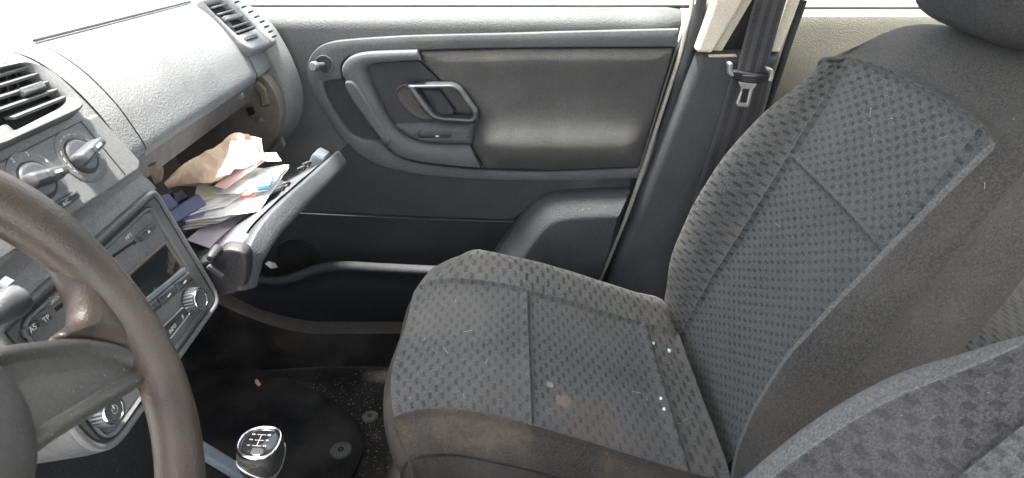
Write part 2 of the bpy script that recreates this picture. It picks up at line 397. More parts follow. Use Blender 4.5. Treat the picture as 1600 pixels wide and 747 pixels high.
def tube(name, pts, r, mat, parent=None, seg=12, closed=False, flat=1.0, up=None, cap=True, **kw):
    pts = [Vector(p) for p in pts]; n = len(pts); vs, uv, fs = [], [], []; L = 0
    for i, p in enumerate(pts):
        a = pts[(i-1) % n] if closed or i > 0 else pts[i]; b = pts[(i+1) % n] if closed or i < n-1 else pts[i]
        T = (b-a).normalized(); u0 = Vector(up) if up else (Vector((0, 0, 1)) if abs(T.z) < 0.9 else Vector((1, 0, 0)))
        X = T.cross(u0).normalized(); Y = X.cross(T).normalized(); rr = r[i] if isinstance(r, (list, tuple)) else r
        if i: L += (p-pts[i-1]).length
        for k in range(seg):
            t = 2*math.pi*k/seg; vs.append(p+X*math.cos(t)*rr+Y*math.sin(t)*rr*flat); uv.append((L, t*rr))
    for i in range(n if closed else n-1):
        j = (i+1) % n
        for k in range(seg): fs.append((i*seg+k, i*seg+(k+1) % seg, j*seg+(k+1) % seg, j*seg+k))
    if cap and not closed: fs += [tuple(range(seg-1, -1, -1)), tuple(range((n-1)*seg, n*seg))]
    return mk(name, vs, fs, mat, parent, uv, **kw)
def beam(name, p0, p1, nrm, w, h, mat, parent=None, r=None):
    """bar from p0 to p1, width w across, height h along nrm, rounded edges"""
    p0, p1, nrm = Vector(p0), Vector(p1), Vector(nrm).normalized(); T = (p1-p0); L = T.length; T.normalize(); X = T.cross(nrm).normalized()
    fr = Fr((p0+p1)/2-nrm*h/2, T, nrm.cross(T))
    e = min(h, w, L)*0.25 if r is None else r
    return plate(name, rect(0, 0, L, w, min(w, L)*0.2), fr, [(e, 0), (0, e)]+rnde(e, h, 3), mat, parent)
def surf(name, ctrl, u0, u1, v0, v1, mat, parent=None, nu=24, nv=24, pinch=(0, 0, 0, 0), uvs=1.0, puff=0.0, uvo=(0, 0), uvlocal=False, **kw):
    """panel cut from a Catmull-Rom surface of control rows; pinched into its seams, puffed between"""
    R, Cc = len(ctrl), len(ctrl[0])
    def ev(a, b):
        i = min(max(int(math.floor(a)), 0), R-2)
        rows = [max(0, min(R-1, i+k)) for k in (-1, 0, 1, 2)]
        q = [catmull(ctrl[rw], b) for rw in rows]
        if i == 0: q[0] = q[1]*2-q[2]
        if i+2 > R-1: q[3] = q[2]*2-q[1]
        f = a-i
        return 0.5*((2*q[1]) + (q[2]-q[0])*f + (2*q[0]-5*q[1]+4*q[2]-q[3])*f*f + (3*q[1]-q[0]-3*q[2]+q[3])*f**3)
    def samples(n, pa, pb):
        t = [i/n for i in range(n+1)]
        if pa: t += [0.004, 0.010, 0.018, 0.028]
        if pb: t += [0.996, 0.990, 0.982, 0.972]
        return sorted(t)
    tu, tv = samples(nu, pinch[0], pinch[1]), samples(nv, pinch[2], pinch[3])
    g0 = [[ev(u0+(u1-u0)*a, v0+(v1-v0)*b) for b in tv] for a in tu]
    du = [[0.0]*len(tv) for _ in tu]; dv = [[0.0]*len(tv) for _ in tu]
    for i in range(len(tu)):
        for j in range(len(tv)):
            if i: du[i][j] = du[i-1][j]+(g0[i][j]-g0[i-1][j]).length
            if j: dv[i][j] = dv[i][j-1]+(g0[i][j]-g0[i][j-1]).length
    vs, uv, fs = [], [], []; m = len(tv)
    for i in range(len(tu)):
        for j in range(m):
            a = g0[min(i+1, len(tu)-1)][j]-g0[max(i-1, 0)][j]; b = g0[i][min(j+1, m-1)]-g0[i][max(j-1, 0)]
            nr = b.cross(a); nr = nr.normalized() if nr.length > 1e-9 else Vector((0, 0, 1))
            ds = []
            if pinch[0]: ds.append((du[i][j], pinch[0]))
            if pinch[1]: ds.append((du[-1][j]-du[i][j], pinch[1]))
            if pinch[2]: ds.append((dv[i][j], pinch[2]))
            if pinch[3]: ds.append((dv[i][-1]-dv[i][j], pinch[3]))
            off = -max([pk*math.exp(-(d/0.0055)**2) for d, pk in ds] or [0])
            if puff: off += puff*math.sin(math.pi*tu[i])**0.6*math.sin(math.pi*tv[j])**0.6
            off += 0.0018*noise.noise(g0[i][j]*14)
            vs.append(g0[i][j]+nr*off)
            uv.append((uvo[0]+(du[i][m//2])*uvs, uvo[1]+(dv[i if uvlocal else len(tu)//2][j])*uvs))
    for i in range(len(tu)-1):
        for j in range(m-1): fs.append((i*m+j, i*m+j+1, (i+1)*m+j+1, (i+1)*m+j))
    ob = mk(name, vs, fs, mat, parent, uv, angle=60, **kw); ob['_ev'] = 0; del ob['_ev']
    return ob
def evline(ctrl, pts):
    """points on the surface for seams"""
    out = []
    for a, b in pts:
        R = len(ctrl); i = min(max(int(math.floor(a)), 0), R-2); f = a-i
        rows = [max(0, min(R-1, i+k)) for k in (-1, 0, 1, 2)]; q = [catmull(ctrl[rw], b) for rw in rows]
        if i == 0: q[0] = q[1]*2-q[2]
        if i+2 > R-1: q[3] = q[2]*2-q[1]
        out.append(0.5*((2*q[1]) + (q[2]-q[0])*f + (2*q[0]-5*q[1]+4*q[2]-q[3])*f*f + (3*q[1]-q[0]-3*q[2]+q[3])*f**3))
    return out
def extr(name, prof, y0, y1, mat, parent=None, ny=12, smooth_per=5, close=False, fn=None, **kw):
    """(x,z) profile swept along the car's width"""
    p = spl([(a, b) for a, b in prof], smooth_per, closed=False); vs, uv, fs = [], [], []; L = 0; n = len(p)
    for i, q in enumerate(p):
        if i: L += (q-p[i-1]).length
        for k in range(ny+1):
            y = y0+(y1-y0)*k/ny; vs.append(fn(q.x, y, q.y) if fn else (q.x, y, q.y)); uv.append((y, L))
    for i in range(n-1):
        for k in range(ny):
            a = i*(ny+1)+k; fs.append((a, a+ny+1, a+ny+2, a+1))
    if close:
        fs.append(tuple(i*(ny+1) for i in range(n))); fs.append(tuple(i*(ny+1)+ny for i in range(n-1, -1, -1)))
    return mk(name, vs, fs, mat, parent, uv, **kw)
def text(name, body, size, fr, a, b, h, mat, parent, rot=0.0, shear=0.0):
    cu = bpy.data.curves.new(name, 'FONT'); cu.body = body; cu.size = size; cu.align_x = 'CENTER'; cu.align_y = 'CENTER'; cu.shear = shear
    cu.resolution_u = 3
    ob = bpy.data.objects.new(name, cu); COL.objects.link(ob)
    me = bpy.data.meshes.new_from_object(ob); bpy.data.objects.remove(ob); bpy.data.curves.remove(cu)
    c, s = math.cos(rot), math.sin(rot)
    vs = [fr.pt(a+v.co.x*c-v.co.y*s, b+v.co.x*s+v.co.y*c, h) for v in me.vertices]; fs = [tuple(p.vertices) for p in me.polygons]
    bpy.data.meshes.remove(me)
    return mk(name, vs, fs, mat, parent)
def knobprof(h, e): return [(0, 0)]+[(0, h-e)]+rnde(e, h, 4)[1:]

# ================================================================== SETTING
def slab(name, x0, x1, y0, y1, z0, z1, mat, **kw):
    fr = Fr(((x0+x1)/2, (y0+y1)/2, z0), (1, 0, 0), (0, 1, 0)); e = min(0.006, (z1-z0)*0.3)
    return plate(name, rect(0, 0, x1-x0, y1-y0, 0.01), fr, [(0, 0)]+rnde(e, z1-z0, 2), mat, **kw)
tag(mk('ground', [(-60, -60, -0.32), (60, -60, -0.32), (60, 60, -0.32), (-60, 60, -0.32)], [(0, 1, 2, 3)], 'concrete'), kind='structure')
# car floor with the sloped toe board
fl = extr('car_floor', [(-1.05, 0.45), (-0.95, 0.30), (-0.86, 0.12), (-0.74, 0.02), (-0.6, 0.0), (0.0, 0.0), (0.5, 0.0), (0.7, 0.05), (1.3, 0.06)], -0.70, 0.62, 'carpet', ny=40)
tag(fl, kind='structure')
# roof above the camera, with its header over the steering wheel
rf = slab('car_roof', -0.41, 1.75, -0.60, 0.60, 1.24, 1.30, 'headliner'); tag(rf, kind='structure')
for yy in (-1, 1):
    tag(tube('windscreen_pillar', [(-1.22, 0.70*yy, 0.80), (-0.8, 0.67*yy, 1.06), (-0.39, 0.585*yy, 1.262)], 0.035, 'headliner', seg=10), kind='structure')

# ================================================================== PASSENGER DOOR
DY = 0.70
D = Fr((0, DY, 0), (1, 0, 0), (0, 0, 1))
door = thing('passenger_door', 'dark grey plastic front passenger door lining with moulded pull handle and map pocket', 'car door', (0, DY, 0.1))
edge = [D.px(*q) for q in ((1082, -20), (1075, 10), (1068, 46), (1061, 75), (1000, 265), (985, 297), (962, 370), (934, 442), (925, 480))]
def edge_x(z):
    for (xa, za), (xb, zb) in zip(edge, edge[1:]):
        if z <= za and z >= zb: return xa+(xb-xa)*(za-z)/(za-zb)
    return edge[0][0] if z > edge[0][1] else edge[-1][0]
rows = [(0.7705, -0.055), (0.7695, -0.045), (0.7665, -0.030), (0.7610, -0.015), (0.7535, -0.006), (0.7460, -0.001), (0.737, 0.0), (0.70, 0.0), (0.6, 0.0), (0.5, 0.0), (0.44, 0.0), (0.36, 0.0), (0.28, -0.004), (0.2, -0.008), (0.12, -0.012), (0.085, -0.015)]
vs, uv, fs = [], [], []; NX = 40
for z, h in rows:
    for k in range(NX+1):
        x = -0.80+(edge_x(z)+0.80)*k/NX; hh = h - (0.02 if k == NX else 0)
        vs.append((x, DY-hh, z)); uv.append((x, z))
for i in range(len(rows)-1):
    for k in range(NX): a = i*(NX+1)+k; fs.append((a, a+NX+1, a+NX+2, a+1))
mk('door_panel', vs, fs, 'door_plastic', door, uv, angle=50)
mk('window_glass', [(-0.62, DY+0.040, 0.764), (0.37, DY+0.040, 0.764), (0.44, DY-0.07, 1.20), (-0.25, DY-0.07, 1.20)], [(0, 1, 2, 3)], 'window_glass', door)
tube('window_seal', [(-0.66, DY+0.050, 0.7705), (0, DY+0.050, 0.7705), (0.375, DY+0.050, 0.7705)], 0.004, 'rubber', door)
# raised trim frame around the pull area
out_px = [(560, 61.5), (520, 66), (497, 75), (484, 90), (480, 108), (487, 139), (509, 179), (538, 219), (566, 244), (603, 262), (657, 273), (729, 279), (800, 282), (900, 282.5), (996, 278.5)]
HT = 0.0125
outer = spl(D.pxs(out_px, HT), 6, closed=False)
outer += [Vector(D.px(1003, 258, HT)), Vector(D.px(1058, 78, HT)), Vector(D.px(1062, 46, HT))]
outer += spl(D.pxs([(1062, 46), (900, 50), (800, 53), (650, 56.5), (560, 61.5)], HT), 6, closed=False)[1:-1]
in_px = [(570, 82), (545, 90), (534, 101), (533, 112)]
inner = spl(D.pxs(in_px, HT), 5, closed=False) + [Vector(D.px(536, 125, HT)), Vector(D.px(520, 126, HT)), Vector(D.px(507, 128, HT))]
inner += spl(D.pxs([(505, 132), (511, 150), (528, 182), (546, 206), (563, 217), (590, 221)], HT), 5, closed=False)
inner += spl(D.pxs([(601, 230), (610, 238), (628, 248), (657, 255.5), (715, 262.5), (754, 266), (860, 269), (998, 263)], HT), 5, closed=False)
inner += [Vector(D.px(1056, 76, HT))] + spl(D.pxs([(1056, 74), (800, 75.5), (650, 79), (570, 82)], HT), 6, closed=False)[:-1]
band('trim_frame', outer, inner, D, [(0, 0), (0, HT*0.82), (0.012, HT*0.96), (0.04, HT), (0.5, HT+0.001), (0.88, HT), (0.96, HT*0.9), (1, HT*0.6), (1, 0)], 'trim_plastic', door, n=420, angle=50)
# shadow-gap bead under the trim
# elbow pocket floor left of the pull
pk = plate('finger_recess', spl(D.pxs([(500, 124), (538, 122), (560, 160), (596, 226), (560, 222), (528, 188), (506, 150)], 0.003), 5), D.at(0.001), [(0, 0), (0.002, 0.002)], 'lower_plastic', door)
# C-shaped pull frame
HP = 0.030
pA = spl(D.pxs([(651, 80.5), (600, 82), (566, 84.5), (546, 91), (535.5, 102), (534, 114), (541, 130), (562, 158), (585, 192), (604, 222), (613, 238), (628, 247), (657, 254), (700, 259.5), (752, 264)], HP), 8, closed=False)
pB = spl(D.pxs([(657, 97), (610, 99.5), (584, 102), (574, 107), (571, 113), (574, 122), (581, 139), (590, 157), (599, 175), (608, 190), (619, 206), (634, 218.5), (657, 226.5), (690, 230), (734, 231.5)], HP), 8, closed=False)
ribbon('pull_frame', pA, pB, D, [(0, 0), (0, 0.025), (0.03, 0.0285), (0.09, HP), (0.5, HP+0.001), (0.78, HP-0.001), (0.92, 0.024), (1.0, 0.017), (1.02, 0)], 'trim_plastic', door, n=150, angle=50)
# thin grip strip
gl = rnd(D.pxs([(538, 127), (549, 126), (560, 136), (585, 178), (610, 217), (611, 224), (600, 225), (576, 194), (552, 161), (540, 140)], 0.034), 0.008, 4)
plate('grip_strip', gl, D.at(0.006), [(0, 0), (0, 0.020)]+[(a, b-0.002) for a, b in rnde(0.005, 0.030, 4)], 'trim_plastic', door)
# recessed cup panel behind the handle
plate('handle_cup', rnd(D.pxs([(568, 99), (655, 95), (692, 130), (745, 185), (741, 201), (736, 232), (690, 233), (630, 222), (600, 190)], 0.008), 0.006), D.at(0.001), [(0, 0), (0.001, 0.006)], 'lower_plastic', door)
# dusty bowl at the left of the handle
bowl = spl(D.pxs([(618, 140), (626, 133), (640, 131), (652, 140), (668, 164), (684, 182), (668, 188), (650, 184), (633, 172), (620, 152)], 0.010), 6)
plate('handle_bowl', bowl, D.at(0.008), [(0, 0), (0.0, 0.002), (0.003, 0.0035), (0.006, 0.002), (0.012, 0.0008)], 'sill_plastic', door)
# switch shelf
sh = rnd(D.pxs([(613, 198), (624, 196.5), (737, 193.5), (742, 201), (737, 229), (692, 229.5), (657, 226), (636, 218)], 0.022), 0.006)
plate('switch_shelf', sh, D.at(0.004), [(0, 0), (0.0, 0.004), (0.006, 0.012), (0.014, 0.016)], 'trim_plastic', door)
sw = rnd(D.pxs([(649, 206), (708, 207.5), (708, 219), (656, 219), (651, 215)], 0.022), 0.006)
b_ = band('window_switch_bezel', sw, inset([Vector(q) for q in (sw if area(sw) > 0 else sw[::-1])], 0.0028), D.at(0.019), ringprof(0.004), 'trim_plastic', door, n=60)
plate('window_switch', inset([Vector(q) for q in (sw if area(sw) > 0 else sw[::-1])], 0.0036), D.at(0.0185), [(0, 0), (0.0005, 0.0018), (0.004, 0.003)], 'black_plastic', door)
q = D.px(683, 213, 0.0222); plate('window_icon', rect(q[0], q[1], 0.007, 0.004, 0.001), D.at(0.0216), [(0, 0), (0.0003, 0.0004)], 'white_print', door)
# door release handle: chromed grey loop with a flap inside
ho = rnd(D.pxs([(633, 132.5), (708, 131.5), (719, 137), (747, 176), (747, 187), (739, 191.5), (686, 188.5), (670, 183), (656, 168)], 0.034), 0.008, 5)
hi_ = rnd(D.pxs([(649, 137.5), (706, 136.5), (713, 141), (739, 178), (736, 185.5), (692, 183), (680, 179), (660, 152)], 0.034), 0.008, 5)
band('door_handle_loop', ho, hi_, D.at(0.014), ringprof(0.024, 0.3), 'dark_satin', door, n=110, angle=60)
plate('handle_well', hi_, D.at(0.0075), [(0, 0), (0.001, 0.0012)], 'black_plastic', door)
plate('handle_flap', rnd(D.pxs([(658, 141), (689, 141), (713, 175), (706, 181), (690, 180), (680, 176)], 0.018), 0.004), D.at(0.010), [(0, 0), (0, 0.005), (0.003, 0.009)], 'lower_plastic', door)
# soft insert, puffed, with an arm fold
ins_px = [(655, 81), (800, 77), (1055, 75.5), (999, 262), (860, 267.5), (757, 264.5), (738, 231), (742, 200), (749, 188), (748, 175), (720, 136), (690, 129), (660, 97)]
il = rnd(D.pxs(ins_px, 0.012), 0.004, 4); il = resample(il, 240)
if area(il) < 0: il = il[::-1]
cx, cz = D.px(890, 170, 0.012)
vs, uv, fs = [], [], []; n = len(il)
steps = [(0, 0.0), (0, 0.006), (0.012, 0.010), (0.03, 0.013)] + [(t, None) for t in (0.07, 0.12, 0.2, 0.3, 0.4, 0.5, 0.6, 0.7, 0.8, 0.9, 0.97)]
zlo = D.px(880, 268, 0.012)[1]; zhi = D.px(880, 76, 0.012)[1]
for t, h in steps:
    for q in il:
        r = q*(1-t)+Vector((cx, cz))*t
        if h is None:
            s = (r.y-zlo)/(zhi-zlo)
            hh = 0.013+0.010*min(1, (t-0.03)/0.2) + 0.016*math.exp(-((s-0.24)/0.14)**2)*min(1, t/0.25) - 0.012*math.exp(-((s-0.72)/0.22)**2)*min(1, t/0.3)
        else: hh = h
        vs.append(D.pt(r.x, r.y, hh)); uv.append((r.x, r.y))
for k in range(len(steps)-1):
    for i in range(n): j = (i+1) % n; fs.append((k*n+i, k*n+j, (k+1)*n+j, (k+1)*n+i))
fs.append(tuple(range((len(steps)-1)*n, len(steps)*n)))
plastic('insert_vinyl', (0.070, 0.069, 0.067), 0.7, 520, 0.55, 0.4, spec=0.25, scratch=0.5)
mk('padded_insert', vs, fs, 'insert_vinyl', door, uv, angle=60)
# locking knob in its round cup
kc = D.px(507, 101, HT)
band('lock_knob_ring', circ(kc[0], kc[1], 0.0185), circ(kc[0], kc[1], 0.0150), D.at(HT+0.0005), ringprof(0.0022, 0.3), 'trim_plastic', door, n=48)
plate('lock_knob_cup', circ(kc[0], kc[1], 0.0150), D.at(HT), [(0, 0), (0, 0.0012)], 'lower_plastic', door)
k0 = D.pt(kc[0]-0.002, kc[1]-0.001, HT); k1 = D.pt(kc[0]-0.012, kc[1]+0.006, HT+0.038)
tube('lock_knob', [k0, k0*0.4+k1*0.6, k0*0.3+k1*0.7, k0*0.1+k1*0.9, k1], [0.0060, 0.0062, 0.0092, 0.0096, 0.0070], 'trim_plastic', door, seg=20)
# lower panel between trim and pocket mouth
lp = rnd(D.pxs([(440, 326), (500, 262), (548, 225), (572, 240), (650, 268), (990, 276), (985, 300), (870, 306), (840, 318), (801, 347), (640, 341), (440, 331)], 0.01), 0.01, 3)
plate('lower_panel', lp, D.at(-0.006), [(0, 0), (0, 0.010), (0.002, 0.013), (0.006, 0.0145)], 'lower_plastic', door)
tube('pocket_lip', spl3([D.pt(*D.px(u, v, 0.012), 0.012) for u, v in ((440, 332), (520, 336), (640, 341.5), (801, 347))], 6), 0.0018, 'lower_plastic', door, seg=8)
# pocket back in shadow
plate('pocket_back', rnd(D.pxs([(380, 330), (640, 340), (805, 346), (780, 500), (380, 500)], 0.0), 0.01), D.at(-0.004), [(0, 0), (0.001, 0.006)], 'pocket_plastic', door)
sp = D.px(463, 399, 0.006); plate('bottle_well', circ(sp[0], sp[1], 0.045, 0.040), D.at(0.002), [(0, 0), (0, 0.0022), (0.002, 0.0012)], 'black_hole', door)
# map pocket wall with its rolled rim
HW = 0.085
rim = spl([D.px(u, v, HW) for u, v in ((330, 400), (385, 420), (425, 431), (455, 427), (492, 414), (530, 408), (600, 411), (680, 415), (760, 418), (860, 424))], 6, closed=False)
zb = 0.088
vs, uv, fs = [], [], []; prof = [(0.070, -0.05, 0.045), (0.080, -0.004, 0), (0.0845, -0.0005, 0), (0.090, 0.001, 0), (0.095, -0.001, 0), (0.098, -0.005, 0), (0.098, -0.012, 0), (0.096, -0.018, 0), (0.093, -0.022, 0), (0.092, -0.05, 0), (0.088, None, 0.06), (0.07, None, 0.0)]
for h, dz, _ in prof:
    for q in rim:
        z = q.y+dz if dz is not None else zb+_; vs.append((q.x, DY-h, max(z, zb))); uv.append((q.x, z))
n = len(rim)
for i in range(len(prof)-1):
    for k in range(n-1): a = i*n+k; fs.append((a, a+n, a+n+1, a+1))
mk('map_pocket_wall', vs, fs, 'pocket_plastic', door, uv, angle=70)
tube('pocket_rim', [D.pt(q.x, q.y-0.009, 0.094) for q in rim], 0.0100, 'rubber', door, seg=14)
# raised rear block beside the pocket
bA = D.pxs([(984, 294), (945, 295.5), (905, 297), (872, 300), (850, 306), (833, 317), (812, 340), (790, 370), (766, 404), (735, 450), (700, 510)], 0.018)
bB = D.pxs([(966, 338), (930, 339), (897, 341), (872, 345), (858, 352), (846, 364), (832, 382), (816, 405), (798, 432), (770, 475), (740, 530)], 0.062)
A_, B_ = spl(bA, 6, closed=False), spl(bB, 6, closed=False); vs, uv, fs = [], [], []
sec = [(0.0, -0.004), (0.0, 0.018), (0.03, 0.026), (0.08, 0.031), (0.14, 0.034), (0.5, 0.047), (0.85, 0.059), (0.95, 0.0615), (1.0, 0.0625), (1.12, 0.0632)]
for t, h in sec:
    for p, q in zip(A_, B_): r = p*(1-t)+q*t; vs.append(D.pt(r.x, r.y, h)); uv.append((r.x, r.y))
n = len(A_)
for k in range(len(sec)-1):
    for i in range(n-1): a = k*n+i; fs.append((a, a+1, a+n+1, a+n))
k0 = len(vs)
for u, v in ((905, 520), (932, 446), (950, 396)): q = D.px(u, v, 0.063); vs.append(D.pt(*q, 0.0632)); uv.append(q)
fs.append(tuple(range((len(sec)-1)*n, len(sec)*n)) + (k0, k0+1, k0+2))
right = [D.pt(*D.px(u, v, 0.0), -0.004) for u, v in ((984, 294), (966, 360), (934, 446), (908, 520))]
k1 = len(vs)
for q in right: vs.append(q); uv.append((q.x, q.z))
fs.append((k1, k1+1, k0+2, (len(sec)-1)*n, (len(sec)-3)*n, 4*n, n)); fs.append((k1+1, k1+2, k0+1, k0+2)); fs.append((k1+2, k1+3, k0, k0+1))
mk('rear_block', vs, fs, 'lower_plastic', door, uv, angle=30)

# ================================================================== B PILLAR, SILL, REAR DOOR
pil = thing('door_pillar', None, None, (0.30, 0.70, 0.1), kind='structure')
ctr = lambda pts, h: [D.pt(*D.px(u, v, h), h) for u, v in pts]
white = [(1086, -20), (1079, 20), (1072, 46), (1064, 80), (1050, 125), (1003, 268), (982, 330), (955, 400), (936, 442), (925, 470)]
plate('inner_panel', rnd([(0.05, 0.0), (0.34, 0.0), (0.47, 0.80), (0.38, 0.84), (0.30, 0.6), (0.15, 0.1)], 0.01), D.at(-0.06), [(0, 0), (0.001, 0.015)], 'rubber', pil)
tube('painted_flange', spl3(ctr(white, -0.012), 4), 0.0045, 'car_paint', pil, seg=8)
tube('rubber_seal', spl3(ctr([(u+13, v+2) for u, v in white], -0.002), 4), 0.0105, 'rubber', pil, seg=12)
HB = 0.030
tl = rnd(D.pxs([(1092, 84, 0.004), (1222, 86, 0.004), (1200, 170, 0.03), (1130, 360, 0.03), (1060, 560, 0.02), (900, 560, 0.02), (944, 452, 0.02), (1000, 318, 0.05)], HB), 0.01, 5)
plate('pillar_trim', tl, D.at(-0.03), [(0, 0), (0, 0.046), (0.002, 0.053), (0.006, 0.058), (0.012, 0.0605), (0.018, 0.061)], 'pillar_plastic', pil, angle=50)
plate('belt_slot', rnd(D.pxs([(1112, 92), (1130, 20), (1150, -80), (1262, -80), (1245, 0), (1216, 92)], 0.0), 0.003), D.at(-0.020), [(0, 0), (0.001, 0.012)], 'black_plastic', pil)
plate('upper_pillar_trim', rnd(D.pxs([(1087, 82, 0.008), (1113, 83, 0.006), (1160, 4, 0.01), (1176, -70), (1128, -70), (1117, 0, 0.02)], 0.03), 0.006), D.at(-0.02), [(0, 0), (0, 0.042)]+[(a, b) for a, b in rnde(0.007, 0.052)], 'cream_plastic', pil)
plate('slot_cheek', rnd(D.pxs([(1112, 84), (1128, 84), (1178, 0), (1195, -70), (1175, -70), (1160, 4)], 0.01), 0.002), D.at(-0.018), [(0, 0), (0.001, 0.022)], 'cream_plastic', pil)
plate('slot_sill', rnd(D.pxs([(1107, 86), (1152, 86), (1152, 90), (1107, 90)], 0.032), 0.001), D.at(0.0), [(0, 0), (0.001, 0.033)], 'cream_plastic', pil)
plate('upper_rear_trim', rnd(D.pxs([(1203, 82, 0.004), (1219, 82, 0.004), (1252, 0, 0.02), (1275, -70), (1248, -70), (1229, 0)], 0.026), 0.004), D.at(-0.02), [(0, 0), (0, 0.040), (0.002, 0.046)], 'cream_plastic', pil)
tube('rear_seal', spl3(ctr([(1256, 0), (1232, 68), (1205, 150), (1170, 240), (1130, 350)], 0.004), 4), 0.007, 'rubber', pil, seg=10)
beam('pillar_post', (0.42, 0.69, 0.82), (0.47, 0.60, 1.25), (1, 0, 0), 0.05, 0.07, 'cream_plastic', pil)
# rear door lining
rd = thing('rear_door', 'beige grained rear door lining behind the belt pillar', 'car door', (0.9, 0.72, 0.1))
rrow = [(0.7620, -0.05), (0.7605, -0.03), (0.753, -0.012), (0.735, -0.004), (0.6, 0), (0.4, 0), (0.1, 0)]
vs, uv, fs = [], [], []
for z, h in rrow:
    for k in range(11): x = 0.46+0.9*k/10-0.12*(0.8-z); vs.append((x, 0.725-h, z)); uv.append((x, z))
for i in range(len(rrow)-1):
    for k in range(10): a = i*11+k; fs.append((a, a+11, a+12, a+1))
mk('door_panel', vs, fs, 'rear_vinyl', rd, uv)
tube('window_seal', [(0.46, 0.772, 0.7625), (1.36, 0.772, 0.7625)], 0.004, 'rubber', rd, seg=8)
mk('window_glass', [(0.48, 0.770, 0.760), (1.36, 0.770, 0.760), (1.3, 0.66, 1.2), (0.52, 0.66, 1.2)], [(0, 1, 2, 3)], 'window_glass', rd)
# sill trim
sprof = [(0.715, 0.125), (0.70, 0.118), (0.665, 0.108), (0.655, 0.1125), (0.645, 0.108), (0.615, 0.099), (0.600, 0.088), (0.592, 0.06), (0.590, 0.0)]
vs, uv, fs = [], [], []; xs = [-0.95+1.75*k/70 for k in range(71)]
for y, z in sprof:
    for x in xs:
        t = max(0, (-0.44-x)/0.2); up = 0.10*t**1.6; vs.append((x, y-0.02*min(t, 1.5), z+up if z > 0.01 else 0)); uv.append((x, y))
for i in range(len(sprof)-1):
    for k in range(70): a = i*71+k; fs.append((a, a+71, a+72, a+1))
nf = 70*6; used = vs[:71*7]
tag(mk('door_sill', used, fs[:nf], 'sill_plastic', None, uv[:71*7], angle=22), kind='structure')
tag(mk('sill_carpet', vs[71*6:], [tuple(i-71*6 for i in f) for f in fs[nf:]], 'carpet', None, uv[71*6:], angle=40), kind='structure')
tube('sill_plate', spl3([P(1020, 488, z=0.13), P(1045, 484, z=0.135), P(1080, 478, z=0.14)], 6), 0.006, 'silver_metal', pil, seg=8)

# ================================================================== SEAT BELT
belt = thing('seat_belt', 'black woven seat belt with metal latch tongue hanging down the door pillar', 'seat belt', (0.35, 0.63, 0.2))
def strip(name, prs, parent, hs, wob=0.0):
    L = [D.pt(*D.px(*a, h), h) for (a, b), h in zip(prs, hs)]; R_ = [D.pt(*D.px(*b, h), h) for (a, b), h in zip(prs, hs)]
    L = spl3(L, 8); R_ = spl3(R_, 8); vs, uv, fs = [], [], []; m = 9; ln = 0
    for i, (a, b) in enumerate(zip(L, R_)):
        if i: ln += (a-L[i-1]).length
        for side in (0, 1):
            for k in range(m):
                t = k/(m-1); vs.append(a.lerp(b, t)+Vector((0, -0.0012*math.sin(math.pi*t)+(0.0016 if side else 0), 0))); uv.append((t*0.048, ln))
    n = len(L); w2 = 2*m
    for i in range(n-1):
        for k in range(m-1):
            a = i*w2+k; fs.append((a, a+1, a+w2+1, a+w2)); a += m; fs.append((a, a+w2, a+w2+1, a+1))
        a = i*w2; fs.append((a, a+w2, a+w2+m, a+m)); a += m-1; fs.append((a, a+m, a+w2+m, a+w2))
    return mk(name, vs, fs, 'webbing', parent, uv, angle=60)
strip('webbing', [((1206, -80), (1258, -80)), ((1180, 0), (1229, 0)), ((1164, 60), (1211, 62)), ((1151, 113), (1196, 117))], belt, [0.060, 0.055, 0.052, 0.056])
strip('lower_webbing', [((1149, 108), (1197, 112)), ((1139, 135), (1193, 140)), ((1119, 205), (1174, 210)), ((1095, 280), (1150, 290)), ((1050, 420), (1105, 430)), ((1030, 500), (1080, 510))], belt, [0.045, 0.042, 0.040, 0.038, 0.036, 0.036])
TZ = 0.060
z5 = lambda pts, h=TZ: D.pxs([(1080+a/3.394, b/3.394)+tuple(r) for a, b, *r in pts], h)
tp = plate('latch_body', rnd(z5([(196, 372), (240, 372), (300, 385), (392, 392), (426, 400), (424, 424), (350, 440), (300, 438), (240, 428), (200, 398)]), 0.003), D.at(TZ-0.008), [(0.001, 0), (0, 0.003)]+rnde(0.004, 0.014), 'black_plastic', belt)
for k in range(4):
    a, b = z5([(272, 402+k*9), (350, 406+k*9)], TZ+0.007)
    beam('latch_rib', D.pt(*a, TZ+0.0065), D.pt(*b, TZ+0.0065), D.N, 0.0014, 0.002, 'trim_plastic', tp)
for pts in ([(190, 335), (196, 326), (210, 327), (216, 335), (212, 372), (222, 398), (206, 402), (192, 388)], [(392, 352), (420, 358), (430, 368), (428, 410), (420, 428), (402, 424), (410, 400), (408, 378), (392, 372)]):
    plate('latch_horn', rnd(z5(pts), 0.002), D.at(TZ-0.006), [(0.001, 0), (0, 0.003)]+rnde(0.003, 0.0145), 'silver_metal', belt)
band('latch_tongue', rnd(z5([(250, 430), (352, 442), (326, 474), (306, 562), (296, 569), (244, 563), (237, 550), (266, 470)]), 0.003), rnd(z5([(273, 470), (309, 474), (294, 546), (258, 544)]), 0.002), D.at(TZ-0.002), ringprof(0.004, 0.2), 'silver_metal', belt, n=90)

